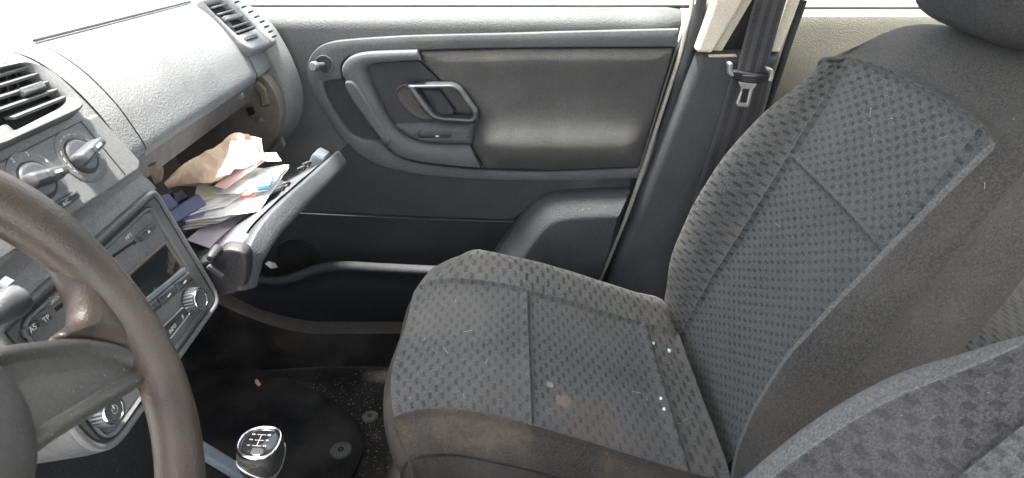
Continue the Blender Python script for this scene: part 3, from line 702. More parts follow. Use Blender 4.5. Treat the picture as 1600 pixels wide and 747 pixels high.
# ================================================================== DASHBOARD
dash = thing('dashboard', 'grey grained dashboard with air vents and an upper glove box lid', 'dashboard', (-0.6, 0, 0.4))
def warp(x, y, z):
    t = max(0.0, min(1.25, (y-0.14)/0.415)); return (x-0.018*t, y, z-0.030*t)
LP = [(-0.512, 0.839), (-0.490, 0.828), (-0.466, 0.805), (-0.445, 0.772), (-0.433, 0.742), (-0.427, 0.722)]
extr('dash_top', [(-1.30, 0.79), (-0.95, 0.835), (-0.70, 0.852), (-0.58, 0.853), (-0.535, 0.849), (-0.515, 0.842), (-0.508, 0.832)], -0.74, 0.672, 'dash_plastic', dash, ny=60, fn=warp)
shift = lambda pr, dx, dz: [(a+dx, b+dz) for a, b in pr]
# lid of the upper box, slightly proud, with dark gaps round it
lidp = shift(LP, 0.002, 0.001) + [(-0.4275, 0.7145), (-0.432, 0.7085), (-0.445, 0.7065)]
lid = extr('upper_lid', lidp, 0.1475, 0.553, 'dash_plastic', dash, ny=24, fn=warp, close=False, angle=70)
extr('lid_backing', shift(LP, -0.010, -0.004), 0.115, 0.66, 'black_plastic', dash, ny=20, fn=warp)
tube('lid_gap', [warp(-0.5095, y, 0.8425) for y in [0.147+0.406*k/20 for k in range(21)]], 0.0016, 'black_plastic', dash, seg=6)
extr('lid_side', shift(LP, 0.002, 0.001) + [(-0.429, 0.713), (-0.45, 0.705)], 0.112, 0.1445, 'dash_plastic', dash, ny=3, angle=70)
extr('stack_upper', LP[:5] + [(-0.432, 0.735)], -0.74, 0.112, 'dash_plastic', dash, ny=20, angle=70)
extr('outer_face', shift(LP, 0.002, 0.001) + [(-0.428, 0.714), (-0.45, 0.705)], 0.556, 0.645, 'dash_plastic', dash, ny=6, angle=70, fn=warp)
# strip under the lid and glove box cavity
extr('lid_underside', [(-0.437, 0.7070), (-0.440, 0.700), (-0.452, 0.676), (-0.458, 0.668), (-0.49, 0.664)], 0.150, 0.580, 'clip_plastic', dash, ny=12, fn=warp)
cav = extr('glove_cavity', [(-0.452, 0.69), (-0.55, 0.70), (-0.635, 0.69), (-0.655, 0.66), (-0.655, 0.55), (-0.64, 0.49), (-0.60, 0.47), (-0.45, 0.44)], 0.146, 0.612, 'cavity_plastic', dash, ny=8)
tube('cavity_ledge', [(-0.640, 0.15, 0.605), (-0.640, 0.597, 0.605)], 0.004, 'cavity_plastic', dash, seg=8)
mk('cavity_side', [(-0.47, 0.1455, 0.70), (-0.66, 0.1455, 0.70), (-0.66, 0.1455, 0.40), (-0.48, 0.1455, 0.40)], [(0, 1, 2, 3)], 'cavity_plastic', dash)
# passenger end of the dash: D-shaped housing next to the door
E_ = Fr((0, 0.672, 0), (1, 0, 0), (0, 0, 1))
ep = [(-0.60, 0.815), (-0.52, 0.806), (-0.455, 0.768), (-0.424, 0.712), (-0.408, 0.648), (-0.411, 0.600), (-0.430, 0.556), (-0.479, 0.508), (-0.56, 0.46), (-0.75, 0.44), (-0.80, 0.6), (-0.75, 0.76)]
plate('end_cap', spl(ep, 6), E_, [(0, 0), (0.004, 0.008), (0.008, 0.020), (0.014, 0.032), (0.022, 0.040)], 'dash_plastic', dash, angle=60)
# inner housing wall of the glove box, dusty
W_ = Fr((0, 0.632, 0), (1, 0, 0), (0, 0, 1))
wl = spl([W_.px(*q, 0.028) for q in ((385, 118), (400, 112), (418, 125), (434, 152), (440, 180), (434, 210), (420, 236), (395, 262), (300, 300), (250, 200), (300, 120))], 6)
plate('housing_wall', wl, W_, [(0, 0), (0, 0.024), (0.003, 0.028)], 'cavity_plastic', dash, angle=50)
W2 = Fr((0, 0.600, 0), (1, 0, 0), (0, 0, 1))
plate('bracket', rnd(W2.pxs([(392, 134), (401, 126), (415, 140), (420, 164), (408, 168), (406, 148)], 0.006), 0.003), W2, [(0, 0), (0, 0.005), (0.002, 0.008)], 'dusty_brown', dash)
plate('bracket', rnd(W2.pxs([(396, 188), (405, 183), (414, 190), (408, 195)], 0.006), 0.002), W2, [(0, 0), (0, 0.004), (0.002, 0.006)], 'dusty_brown', dash)
plate('latch_hole', rnd(W2.pxs([(384, 170), (393, 168), (398, 178), (389, 182)], 0.006), 0.001), W2, [(0, 0), (0, 0.006)], 'black_hole', dash)
plate('cavity_rib', rnd(W2.pxs([(420, 236), (440, 214), (446, 228), (430, 250)], 0.006), 0.003), W2, [(0, 0), (0, 0.01), (0.002, 0.012)], 'trim_plastic', dash)
U_ = Fr((-0.462, 0, 0.664), (0, 1, 0), (-0.44, 0, 0.9))
cp = U_.px(374, 146, 0.004)
plate('clip_block', rect(cp[0], cp[1], 0.020, 0.020, 0.002), U_, [(0, -0.005), (0, 0.004), (0.002, 0.006)], 'dusty_brown', dash)
plate('clip_screw', circ(cp[0], cp[1], 0.005), U_.at(0.006), [(0, 0), (0.001, 0.003)], 'satin_metal', dash)
# ---- central vent
V_ = Fr((-0.4565, 0, 0.8015), (0, 1, 0), (-0.030-0.006, 0, 0.050))
bez = rnd(V_.pxs([(-140, 300, 0.02), (-60, 120, 0.03), (46, 95, 0.02), (84, 108, 0.02), (120, 141, 0.02), (135, 162, 0.01), (128, 170, 0.008), (0, 228)], 0.010), 0.01, 6)
opn_px = [(-70, 125), (0, 101), (27, 98, 0.012), (44, 103, 0.014), (74, 128, 0.01), (106, 153, 0.008), (98, 164, 0.006), (27, 200, 0.006), (14, 189, 0.006), (-20, 205), (-90, 200)]
opn = rnd(V_.pxs(opn_px, 0.008), 0.006, 5)
va = band('air_vent', bez, opn, V_, [(0, -0.006), (0, 0.004), (0.06, 0.008), (0.15, 0.010), (0.6, 0.0095), (0.85, 0.007), (0.95, 0.004), (1.0, -0.004), (1.0, -0.03)], 'stack_plastic', dash, n=200, angle=50)
plate('vent_cavity', opn, V_.at(-0.010), [(0, 0), (0.001, 0.006)], 'black_hole', va)
for (a, b) in (((-60, 136), (40, 106)), ((-60, 153), (60, 115.5)), ((-60, 172), (76, 128)), ((-60, 193), (92, 139)), ((13, 187), (103, 151))):
    A, B = V_.px(*a, 0.0), V_.px(*b, 0.0); beam('slat', V_.pt(*A, 0.002), V_.pt(*B, 0.002), V_.N*0.8-V_.V*0.5, 0.0030, 0.011, 'stack_plastic', va)
for k in range(7):
    u = -20+k*17; a = V_.px(u, 190-k*10, -0.02); b = V_.px(u-6-k, 110+k*4, -0.02)
    if k < 6: beam('rear_vane', V_.pt(*a, -0.003), V_.pt(*b, -0.003), V_.N, 0.002, 0.003, 'stack_dark', va)
A, B = V_.px(34, 144, 0.008), V_.px(69, 132, 0.008); beam('vent_lever', V_.pt(*A, 0.006), V_.pt(*B, 0.006), V_.N, 0.0075, 0.008, 'trim_plastic', va)
A, B = V_.px(-10, 152, 0.004), V_.px(40, 142, 0.004); beam('vent_lever_arm', V_.pt(*A, 0.002), V_.pt(*B, 0.002), V_.N, 0.003, 0.004, 'trim_plastic', va)
wz = rnd(V_.pxs([(-30, 208), (12, 190), (26, 202), (-20, 226)], 0.010), 0.003); plate('thumbwheel_plate', wz, V_, [(0, -0.02), (0, 0.006), (0.001, 0.008)], 'stack_plastic', va)
q = V_.px(10, 200, 0.01); plate('vent_mark', circ(q[0], q[1], 0.0022), V_.at(0.008), [(0, 0), (0, 0.0004)], 'white_print', va)
# ---- outer vent by the door
X_ = Fr((-0.4805, 0, 0.7735), (0, 1, 0.0), (-0.045, 0, 0.056))
xb = rnd(X_.pxs([(312, -4, 0.004), (352, -16, 0.01), (432, 52, 0.012), (434, 66, 0.008), (396, 79, 0.01), (382, 72, 0.02), (338, 26, 0.03)], 0.008), 0.01, 6)
xo = rnd(X_.pxs([(320, 8), (346, 1), (398, 42), (371, 53)], 0.006), 0.004, 4)
xv = band('air_vent', xb, xo, X_, [(0, -0.012), (0, 0.004), (0.06, 0.007), (0.2, 0.008), (0.8, 0.006), (0.95, 0.003), (1, -0.004), (1, -0.03)], 'dash_plastic', dash, n=140, angle=50)
plate('vent_cavity', xo, X_.at(-0.006), [(0, 0), (0.001, 0.004)], 'black_hole', xv)
for (a, b) in (((329, 14), (356, 6)), ((340, 24), (369, 15)), ((351, 34), (381, 25)), ((362, 44), (391, 34)), ((369, 52), (398, 42))):
    A, B = X_.px(*a, 0.0), X_.px(*b, 0.0); beam('slat', X_.pt(*A, 0.002), X_.pt(*B, 0.002), X_.N*0.8-X_.V*0.5, 0.0028, 0.008, 'dash_plastic', xv)
A, B = X_.px(352, 28, 0.008), X_.px(379, 23, 0.008); beam('vent_lever', X_.pt(*A, 0.005), X_.pt(*B, 0.005), X_.N, 0.008, 0.008, 'dash_plastic', xv)
tw = X_.pxs([(382, 58), (400, 52), (404, 58), (386, 63)], 0.009); wr = plate('thumbwheel', rnd(tw, 0.002), X_.at(0.004), [(0, 0), (0, 0.005), (0.001, 0.006)], 'stack_dark', xv)
for k in range(5):
    a = X_.px(385+k*3.6, 62-k*1.1, 0.010); b = X_.px(382.5+k*3.6, 58.5-k*1.1, 0.010); beam('wheel_ridge', X_.pt(*a, 0.0104), X_.pt(*b, 0.0104), X_.N, 0.0010, 0.0016, 'dash_plastic', wr)
for k in range(8):
    t = k/7; u, v = 368+58*t+6*math.sin(math.pi*t), 4+54*t
    beam('demister_rib', P(u, v, y=0.632), P(u+7, v-3, y=0.632), (0.3, -0.9, 0.3), 0.0032, 0.005, 'stack_dark', dash)

# ---- climate control panel
K = Fr((-0.416, 0, 0.712), (0, 1, 0), (-0.029, 0, 0.063))
climate = thing('climate_control_panel', 'grey heater control panel with two rotary knobs above the radio', 'control panel', (-0.42, 0.0, 0.71))
pl = rnd(K.pxs([(152, 176, 0.003), (222, 253, 0.006), (219, 266, 0.004), (108, 340), (-120, 480), (-160, 340), (0, 253)], 0.004), 0.004, 4)
plate('panel', pl, K.at(-0.02), [(0, 0), (0, 0.020), (0.001, 0.023), (0.003, 0.024)], 'stack_plastic', climate)
A, B, C3 = K.px(127, 189, 0.0045), K.px(196, 273, 0.0045), K.px(194, 286, 0.0045)
tube('panel_joint', [K.pt(*A, 0.0040), K.pt(*B, 0.0040)], 0.0009, 'black_plastic', climate, seg=6)
def rotary(u, v, uh, vh, R0, marks):
    c = K.px(u, v, 0.004); 
    kn = plate('rotary_knob', circ(c[0], c[1], R0), K.at(0.0035), [(0, 0), (0, 0.002), (0.0012, 0.0035), (0.003, 0.0042)], 'stack_dark', climate)
    band('knob_ring', circ(c[0], c[1], R0+0.0012), circ(c[0], c[1], R0), K.at(0.0042), ringprof(0.0016, 0.3), 'black_plastic', kn, n=48)
    band('dial_plate', circ(c[0], c[1], R0*1.62), circ(c[0], c[1], R0*1.06), K.at(0.0035), [(0, 0), (0.02, 0.0012), (0.1, 0.0016), (0.95, 0.0012), (1, 0)], 'grey_bar' if False else 'stack_plastic', kn, n=64)
    a0 = math.atan2(vh, uh); dx, dy = math.cos(a0), math.sin(a0)
    fr = Fr(K.pt(c[0], c[1], 0.006), K.U*dx+K.V*dy, K.V*dx-K.U*dy)
    lp = rnd([(-R0*1.05, -R0*0.42, 0.006), (R0*1.25, -R0*0.34, 0.005), (R0*1.25, R0*0.34, 0.005), (-R0*1.05, R0*0.42, 0.006)], 0.005)
    gp = plate('grip', lp, fr, [(0, 0), (0.0, 0.006), (0.0012, 0.011), (0.003, 0.0135), (0.0045, 0.014)], 'stack_dark', kn)
    plate('grip_cap', rnd([(-R0*0.1, -R0*0.25), (R0*1.22, -R0*0.25), (R0*1.22, R0*0.25), (-R0*0.1, R0*0.25)], 0.003), fr.at(0.0135), [(0, 0), (0.001, 0.0020), (0.003, 0.0026)], 'dark_satin', kn)
    plate('pointer', rect(R0*0.45, 0, R0*0.5, R0*0.14, 0.0004), fr.at(0.0160), [(0, 0), (0, 0.0004)], 'white_print', kn)
    for k in range(marks):
        t = math.radians(-35+k*250/marks); r0 = R0*1.32; p = (c[0]+r0*math.cos(t), c[1]+r0*math.sin(t)); q = (c[0]+r0*math.cos(t+0.18), c[1]+r0*math.sin(t+0.18))
        if (t > 0.5 and t < 0.9) or (t > 2.0 and t < 2.3): continue
        beam('dial_mark', K.pt(*p, 0.0052), K.pt(*q, 0.0052), K.N, 0.0009, 0.0006, 'white_print', kn)
    return c, kn
c1, kn1 = rotary(127, 244, 1.0, 0.12, 0.0175, 14)
c2, kn2 = rotary(58, 282, 1.0, -0.22, 0.0175, 0)
for k, ch in enumerate('01234'):
    t = math.radians(190-k*42); text('numeral', ch, 0.0062, K, c2[0]+0.0250*math.cos(t), c2[1]+0.0250*math.sin(t), 0.0056, 'white_print', kn2)
bt = rnd(K.pxs([(62, 329), (117, 297, 0.003), (126, 308, 0.003), (75, 340)], 0.006), 0.002); ab = plate('push_button', bt, K.at(0.002), [(0, 0), (0, 0.004), (0.0012, 0.0065), (0.003, 0.007)], 'stack_dark', climate)
q = K.px(104, 314, 0.009); text('lettering', 'A/C', 0.0058, K, q[0]-0.002, q[1]-0.001, 0.0093, 'white_print', ab)
q = K.px(113, 303, 0.009); plate('indicator', rect(q[0], q[1], 0.006, 0.002, 0.0005), K.at(0.0089), [(0, 0), (0, 0.0004)], 'grey_print', ab)

# ---- centre stack body and radio
stack = thing('centre_stack', 'grey centre stack housing carrying the radio below the heater controls', 'console', (-0.5, 0, 0.2))
Rf = Fr((-0.385, 0, 0.515), (0, 1, 0), (-0.036, 0, 0.168))
extr('stack_neck', [(-0.43, 0.712), (-0.434, 0.700), (-0.434, 0.690), (-0.427, 0.682), (-0.422, 0.672)], -0.14, 0.138, 'dash_plastic', stack, ny=8)
so = rnd(Rf.pxs([(-160, 620, 0.02), (225, 299, 0.012), (347, 476, 0.022), (338, 508, 0.012), (160, 708, 0.03), (105, 712, 0.03), (40, 640, 0.03), (-60, 700, 0.02)], 0.0), 0.02, 8)
so = rnd([(-0.142, Rf.px(225, 299)[1]-0.002, 0.012), (0.133, Rf.px(225, 299)[1]-0.002, 0.016), (0.144, -0.010, 0.024), (-0.138, -0.004, 0.045)], 0.02, 8)
plate('stack_housing', so, Rf.at(-0.06), [(0, -0.10), (0, 0.045), (0.001, 0.053), (0.003, 0.0575), (0.006, 0.060)], 'housing_plastic', stack, angle=50)
so_ = so if area(so) > 0 else so[::-1]
band('housing_rim', inset(so_, 0.0015), inset(so_, 0.0090), Rf, [(0, -0.004), (0.06, 0.0006), (0.3, 0.0022), (0.6, 0.0022), (0.9, 0.0006), (1, -0.002)], 'stack_plastic', stack, n=160, angle=60)
band('housing_groove', inset(so_, 0.0098), inset(so_, 0.0112), Rf, [(0, -0.003), (0, 0.0004), (1, 0.0004), (1, -0.003)], 'black_plastic', stack, n=160)
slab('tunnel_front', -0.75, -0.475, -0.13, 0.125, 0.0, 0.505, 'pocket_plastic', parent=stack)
radio = thing('car_radio', 'grey car radio with dark display, chrome knobs and button rows in the centre stack', 'car radio', (-0.39, 0, 0.52))
zr = lambda pts, h: Rf.pxs([(160+a/3.25, 310+b/3.25)+tuple(r) for a, b, *r in pts], h)
top = Rf.px(222, 330, 0)[1]; rt = Rf.px(325, 470, 0)[0]
bzl = rnd([(-0.120, 0.008, 0.022), (0.112, 0.008, 0.022), (0.108, top, 0.014), (-0.120, top, 0.014)], 0.02, 6)
bin_ = inset(bzl if area(bzl) > 0 else bzl[::-1], 0.0045)
band('bezel', bzl, bin_, Rf, [(0, 0), (0.1, 0.003), (0.3, 0.0036), (0.6, 0.002), (1, -0.002)], 'stack_plastic', radio, n=140)
gap_l = bzl if area(bzl) > 0 else bzl[::-1]
band('bezel_gap', inset(gap_l, -0.0022), inset(gap_l, 0.0004), Rf.at(0.0001), [(0, 0), (0, 0.0004), (1, 0.0004), (1, 0)], 'black_plastic', radio, n=140)
face = plate('faceplate', bin_, Rf.at(-0.004), [(0, 0), (0, 0.004), (0.001, 0.0048)], 'stack_plastic', radio)
H = 0.001
dsp_px = zr([(122, 392, 0.003), (318, 222, 0.003), (408, 355, 0.003), (212, 540, 0.003)], H)
ds_ = rnd(dsp_px, 0.002); dl = ds_ if area(ds_) > 0 else ds_[::-1]
db = band('display_frame', inset(dl, -0.0015), inset(dl, 0.0024), Rf.at(H), [(0, -0.001), (0.1, 0.0020), (0.4, 0.0022), (1, 0.0008), (1, -0.002)], 'dusty_brown', radio, n=80)
plate('display', inset(dl, 0.0020), Rf.at(H-0.001), [(0, 0), (0.0004, 0.0014)], 'display_glass', radio)
def rbtn(name, pts, h=0.004, mat='stack_dark', r=0.0015, par=radio):
    return plate(name, rnd(zr(pts, H+h), r), Rf.at(H-0.001), [(0, 0), (0, h-0.0005), (0.0008, h+0.0008), (0.002, h+0.001)], mat, par)
ej = rbtn('eject_button', [(180, 192, 0.002), (262, 120, 0.003), (282, 146, 0.003), (212, 216)])
q = zr([(236, 170)], 0.005)[0]; plate('eject_mark', rnd([(q[0]-0.0028, q[1]-0.0012), (q[0]+0.0028, q[1]-0.0012), (q[0], q[1]+0.0026)], 0.0002), Rf.at(H+0.0042), [(0, 0), (0, 0.0003)], 'white_print', ej)
plate('disc_slot', rnd(zr([(38, 296), (162, 212), (174, 226), (60, 318)], H), 0.001), Rf.at(H-0.001), [(0, 0), (0, 0.0012)], 'black_hole', radio)
plate('disc_slot_lip', rnd(zr([(52, 304), (150, 234), (155, 241), (60, 314)], H), 0.0006), Rf.at(H), [(0, 0), (0, 0.0012)], 'dusty_brown', radio)
q = zr([(133, 194)], 0.001)[0]; text('lettering', 'MP3', 0.0062, Rf, q[0], q[1], H+0.0003, 'white_print', radio)
# row of soft keys under the display
ul = Vector(zr([(212, 548)], H)[0]); ur = Vector(zr([(425, 375)], H)[0]); ll = Vector(zr([(250, 610)], H)[0]); lr = Vector(zr([(446, 420)], H)[0])
du_ = (ur-ul); 
for k in range(4):
    a = ul+du_*((1.02-0.40*k)-0.38); b = ul+du_*(1.02-0.40*k)
    dn = (lr-ur)
    kb = plate('soft_key', rnd([a, b, b+dn, a+dn], 0.0012), Rf.at(H-0.001), [(0, 0), (0, 0.003), (0.0008, 0.0045), (0.002, 0.005)], 'stack_dark', radio)
    c = (a+b)/2+dn*0.55; plate('key_mark', rect(c.x, c.y, 0.007, 0.0016, 0.0003), Rf.at(H+0.0040), [(0, 0), (0, 0.0003)], 'white_print', kb)
bar_a, bar_b = ul+du_*1.0, ul-du_*0.55
beam('display_bar', Rf.pt(bar_a.x, bar_a.y+0.004, H+0.001), Rf.pt(bar_b.x, bar_b.y+0.004, H+0.001), Rf.N, 0.006, 0.003, 'grey_bar', radio)
# INFO / note keys in a bright frame
fl_ = [Vector(q) for q in zr([(262, 690), (408, 548), (444, 585), (322, 742)], 0.003)]
fo = rnd(fl_, 0.004); fo = fo if area(fo) > 0 else fo[::-1]
band('key_frame', fo, inset(fo, 0.0014), Rf.at(H), ringprof(0.004, 0.3, -0.001), 'satin_metal', radio, n=70)
fi = inset(fo, 0.0016)
ki = plate('info_key', fi, Rf.at(H-0.001), [(0, 0), (0, 0.003), (0.0008, 0.004)], 'stack_dark', radio)
q = zr([(352, 662)], 0.003)[0]; text('lettering', 'INFO', 0.0066, Rf, q[0], q[1], H+0.0034, 'white_print', ki)
q = zr([(402, 604)], 0.003)[0]; text('lettering', '\u266b', 0.0085, Rf, q[0], q[1], H+0.0034, 'white_print', ki)
def cknob(u, v, name, R0=0.0150):
    c = Rf.px(u, v, 0.012)
    kn = plate(name, circ(c[0], c[1], R0), Rf.at(H-0.001), [(0, 0), (0.0004, 0.006), (0.0010, 0.013), (0.0016, 0.0155), (0.003, 0.017)], 'stack_dark', radio)
    for k in range(24):
        t = 2*math.pi*k/24; p0 = Rf.pt(c[0]+R0*math.cos(t), c[1]+R0*math.sin(t), 0.003); p1 = Rf.pt(c[0]+(R0-0.001)*math.cos(t), c[1]+(R0-0.001)*math.sin(t), 0.014)
        tube('knurl', [p0, p1], 0.0011, 'satin_metal', kn, seg=5)
    band('knob_ring', circ(c[0], c[1], R0-0.001), circ(c[0], c[1], R0-0.0048), Rf.at(0.0145), ringprof(0.003, 0.3), 'chrome', kn, n=48)
    return c, kn
c, kr = cknob(309, 468, 'menu_knob')
c, kp = cknob(172, 641, 'power_knob')
band('power_mark', circ(c[0], c[1], 0.0042), circ(c[0], c[1], 0.0034), Rf.at(0.0165), ringprof(0.0005), 'white_print', kp, n=30)
beam('power_mark', Rf.pt(c[0], c[1]+0.0005, 0.0171), Rf.pt(c[0], c[1]+0.0050, 0.0171), Rf.N, 0.0009, 0.0005, 'white_print', kp)
# left end: TP / AS keys, script and slot
zl = lambda pts, h: Rf.pxs([(a/2.575, 230+b/2.575)+tuple(r) for a, b, *r in pts], h)
for nm, pts, tx in (('tp_key', [(150, 690), (200, 666), (212, 690), (166, 722)], 'TP'), ('as_key', [(95, 735), (145, 696), (160, 724), (110, 768)], 'AS')):
    L_ = rnd(zl(pts, 0.004), 0.0012); kb = plate('preset_key', L_, Rf.at(H-0.001), [(0, 0), (0, 0.003), (0.0008, 0.0045), (0.002, 0.005)], 'stack_dark', radio)
    c = sum(L_, Vector((0, 0)))/len(L_); text('lettering', tx, 0.0072, Rf, c.x, c.y, H+0.0042, 'white_print', kb)
q = zl([(222, 606)], 0.001)[0]; text('lettering', '\u0160koda', 0.0072, Rf, q[0], q[1], H+0.0004, 'white_print', radio, shear=0.3)
plate('tape_slot', rnd(zl([(218, 648), (272, 606), (280, 622), (228, 662)], H), 0.0005), Rf.at(H-0.001), [(0, 0), (0, 0.0013)], 'black_hole', radio)

# ---- open glove box door
gd = thing('glove_box_door', 'open lower glove box door hanging down, with grey inner tray', 'glove box', (-0.45, 0.36, 0.42))
lipc = [(376, 452, 0.150), (381, 425, 0.155), (391, 388, 0.170), (412, 352, 0.215), (450, 312, 0.300), (487, 279, 0.415), (515, 253, 0.520), (529, 240, 0.585)]
lp3 = spl3([P(u, v, y=y) for u, v, y in lipc], 6)
vs, uv, fs = [], [], []
sec = [(-0.030, -0.014), (-0.012, -0.003), (-0.006, 0.003), (-0.002, 0.005), (0.002, 0.0045), (0.005, 0.001), (0.011, -0.010), (0.0145, -0.017), (0.0140, -0.022), (0.009, -0.026), (-0.02, -0.030)]
for i, p in enumerate(lp3):
    T = (lp3[min(i+1, len(lp3)-1)]-lp3[max(i-1, 0)]).normalized()
    a = max(0, 1-i/14.0)          # near end curls down into the side
    X = Vector((1, 0, 0)); Z = Vector((0, 0, 1)); X = (X-T*X.dot(T)).normalized(); Z = (Z-T*Z.dot(T)-X*Z.dot(X)).normalized()
    for dx, dz in sec: vs.append(p+X*dx+Z*dz); uv.append((i*0.01, dx+dz))
m = len(sec)
for i in range(len(lp3)-1):
    for k in range(m-1): a = i*m+k; fs.append((a, a+m, a+m+1, a+1))
fs += [tuple(range(m-1, -1, -1)), tuple(range((len(lp3)-1)*m, len(lp3)*m))]
plastic('lid_lip', (0.050, 0.055, 0.060), 0.55, 340, 0.4, 0.15, spec=0.3)
mk('door_lip', vs, fs, 'lid_lip', gd, uv, angle=40)
# inner tray surface running from the lip down to the hinge
tray = []
for (dx, dz) in ((-0.020, -0.004), (-0.045, -0.018), (-0.075, -0.034), (-0.12, -0.05), (-0.17, -0.06)):
    tray.append([P(391, 388, y=0.170)+Vector((dx, -0.015, dz)), P(412, 352, y=0.215)+Vector((dx, 0, dz)), P(450, 312, y=0.300)+Vector((dx, 0, dz)), P(487, 279, y=0.415)+Vector((dx, 0, dz)), P(515, 253, y=0.520)+Vector((dx, 0, dz)), P(529, 240, y=0.585)+Vector((dx, 0, dz))])
surf('inner_tray', tray, 0, 4, 0, 5, 'glovebox_inner', gd, 16, 24)
def gbox(name, p, dims, mat, tilt=0.5):
    fr = Fr(Vector(p), (0, 1, 0), (-math.sin(1.0), 0, math.cos(1.0))); fr = Fr(Vector(p), Vector((0.1, 1, 0)), Vector((-0.85, 0, 0.5)))
    return plate(name, rect(0, 0, dims[0], dims[1], 0.004), fr, [(0, -0.02), (0, dims[2]*0.5), (0.002, dims[2]*0.85), (0.004, dims[2])], mat, gd)
gbox('stop_block', P(371, 379, y=0.185), (0.034, 0.022, 0.010), 'grey_bar')
gbox('stop_block', P(500, 246, y=0.545), (0.035, 0.024, 0.012), 'grey_bar')
for u, v, y in ((438, 300, 0.33), (446, 293, 0.345), (471, 268, 0.43), (479, 261, 0.445)):
    c = P(u, v, y=y); tube('catch_hook', spl3([c+Vector((-0.004, -0.004, 0.006)), c+Vector((0.004, -0.002, 0.009)), c+Vector((0.006, 0.004, 0.006)), c+Vector((0.002, 0.006, 0.0))], 4), 0.0022, 'lower_plastic', gd, seg=8)
CB = Fr((0, 0.165, 0), (1, 0, 0), (0, 0, 1))
plate('bracket', rnd(CB.pxs([(231, 257), (246, 253), (254, 267), (251, 284), (243, 289), (238, 274)], 0.004), 0.003), CB, [(0, 0), (0, 0.006), (0.002, 0.009)], 'dusty_brown', dash)
# near end wall with hinge gear
GW = Fr((0, 0.152, 0), (1, 0, 0), (0, 0, 1))
plate('end_wall', spl(GW.pxs([(382, 395), (388, 420), (384, 446), (366, 462), (345, 466), (318, 470), (300, 420), (330, 402), (352, 388)], 0.006), 5), GW.at(-0.012), [(0, 0), (0, 0.012), (0.003, 0.017), (0.006, 0.018)], 'pocket_plastic', gd)
q = P(330, 402, y=0.128); tube('hinge_pin', [q+Vector((0, 0.02, 0)), q, q+Vector((0, -0.004, 0))], [0.007, 0.006, 0.004], 'pocket_plastic', gd, seg=16)
beam('damper_arm', P(325, 415, y=0.13), P(348, 432, y=0.13), (0, -1, 0), 0.006, 0.005, 'clip_plastic', gd)

# ================================================================== PAPERS IN THE GLOVE BOX
def sheet(name, cor, mat, label, cat='paper', amp=0.004, freq=18, n=18, thick=0.0006, curl=0.0, group='papers in the glove box', seed=0):
    """cor = four (u, v, z) measured corners, in order"""
    c = [P(u, v, z=z) for u, v, z in cor]; vs, uv, fs = [], [], []
    wu, wv = (c[1]-c[0]).length, (c[3]-c[0]).length; off = Vector((seed*3.1, seed*1.7, 0))
    for i in range(n+1):
        for j in range(n+1):
            a, b = i/n, j/n; p = c[0]*(1-a)*(1-b)+c[1]*a*(1-b)+c[2]*a*b+c[3]*(1-a)*b
            p = p+Vector((0, 0, amp*noise.noise(p*freq+off)+0.35*amp*noise.noise(p*freq*3.3+off)+curl*(2*a-1)**2))
            p += Vector((noise.noise(p*30+off), noise.noise(p*30-off), 0))*amp*0.4
            vs.append(p); uv.append((a*wu, b*wv))
    k = len(vs); vs += [v-Vector((0, 0, thick)) for v in vs]; uv += uv
    for i in range(n):
        for j in range(n):
            a = i*(n+1)+j; fs.append((a, a+n+1, a+n+2, a+1)); fs.append((k+a, k+a+1, k+a+n+2, k+a+n+1))
    bnd = [i*(n+1) for i in range(n+1)]+[n*(n+1)+j for j in range(1, n+1)]+[i*(n+1)+n for i in range(n-1, -1, -1)]+[j for j in range(n-1, 0, -1)]
    for i in range(len(bnd)): a, b = bnd[i], bnd[(i+1) % len(bnd)]; fs.append((a, b, k+b, k+a))
    o = mk(name, vs, fs, mat, None, uv, angle=50)
    return tag(o, label, cat, group)
sheet('plastic_folder', [(290, 375, 0.548), (345, 395, 0.540), (420, 330, 0.535), (380, 300, 0.545)], 'plastic_lilac', 'pale lilac plastic sleeve lowest of the papers, beside the radio', 'sleeve', 0.003, 10)
sheet('letter', [(286, 360, 0.553), (322, 352, 0.552), (445, 285, 0.548), (400, 262, 0.556)], 'paper_white', 'white letter sheet low in the stack of papers', amp=0.003, seed=1)
sheet('letter', [(300, 352, 0.557), (368, 338, 0.556), (380, 332, 0.556), (330, 318, 0.560)], 'paper_kraft', 'tan paper edge peeking out near the bottom of the stack', amp=0.002, seed=2)
sheet('envelope', [(290, 348, 0.562), (405, 330, 0.560), (452, 262, 0.557), (380, 262, 0.566)], 'paper_white', 'large white envelope with the longest corner reaching toward the door lip', 'envelope', amp=0.004, seed=3)
sheet('letter', [(283, 340, 0.568), (352, 322, 0.566), (392, 296, 0.565), (340, 288, 0.572)], 'paper_print', 'printed white letter sheet in the middle of the stack', amp=0.003, seed=4)
sheet('letter', [(280, 333, 0.572), (330, 322, 0.570), (400, 280, 0.568), (352, 280, 0.576)], 'paper_white', 'white folded sheet above the printed letter', amp=0.004, seed=5)
for k, (du, dv, lab) in enumerate(((0, 0, 'lowest loose white sheet of the fanned stack'), (6, -7, 'white sheet second from below in the fanned stack'), (-4, -13, 'creased white sheet in the upper half of the fanned stack'))):
    sheet('letter', [(284+du, 356+dv, 0.5545+0.005*k), (336+du*2, 350+dv, 0.5535+0.005*k), (414+du, 312+dv, 0.5520+0.005*k), (372+du, 296+dv, 0.558+0.005*k)], 'paper_print' if k == 1 else 'paper_white', lab, amp=0.004, seed=20+k)
sheet('letter', [(284, 344, 0.564), (318, 336, 0.567), (322, 322, 0.570), (290, 326, 0.572)], 'paper_purple', 'small purple leaflet corner beside the blue case', 'leaflet', amp=0.002, seed=6)
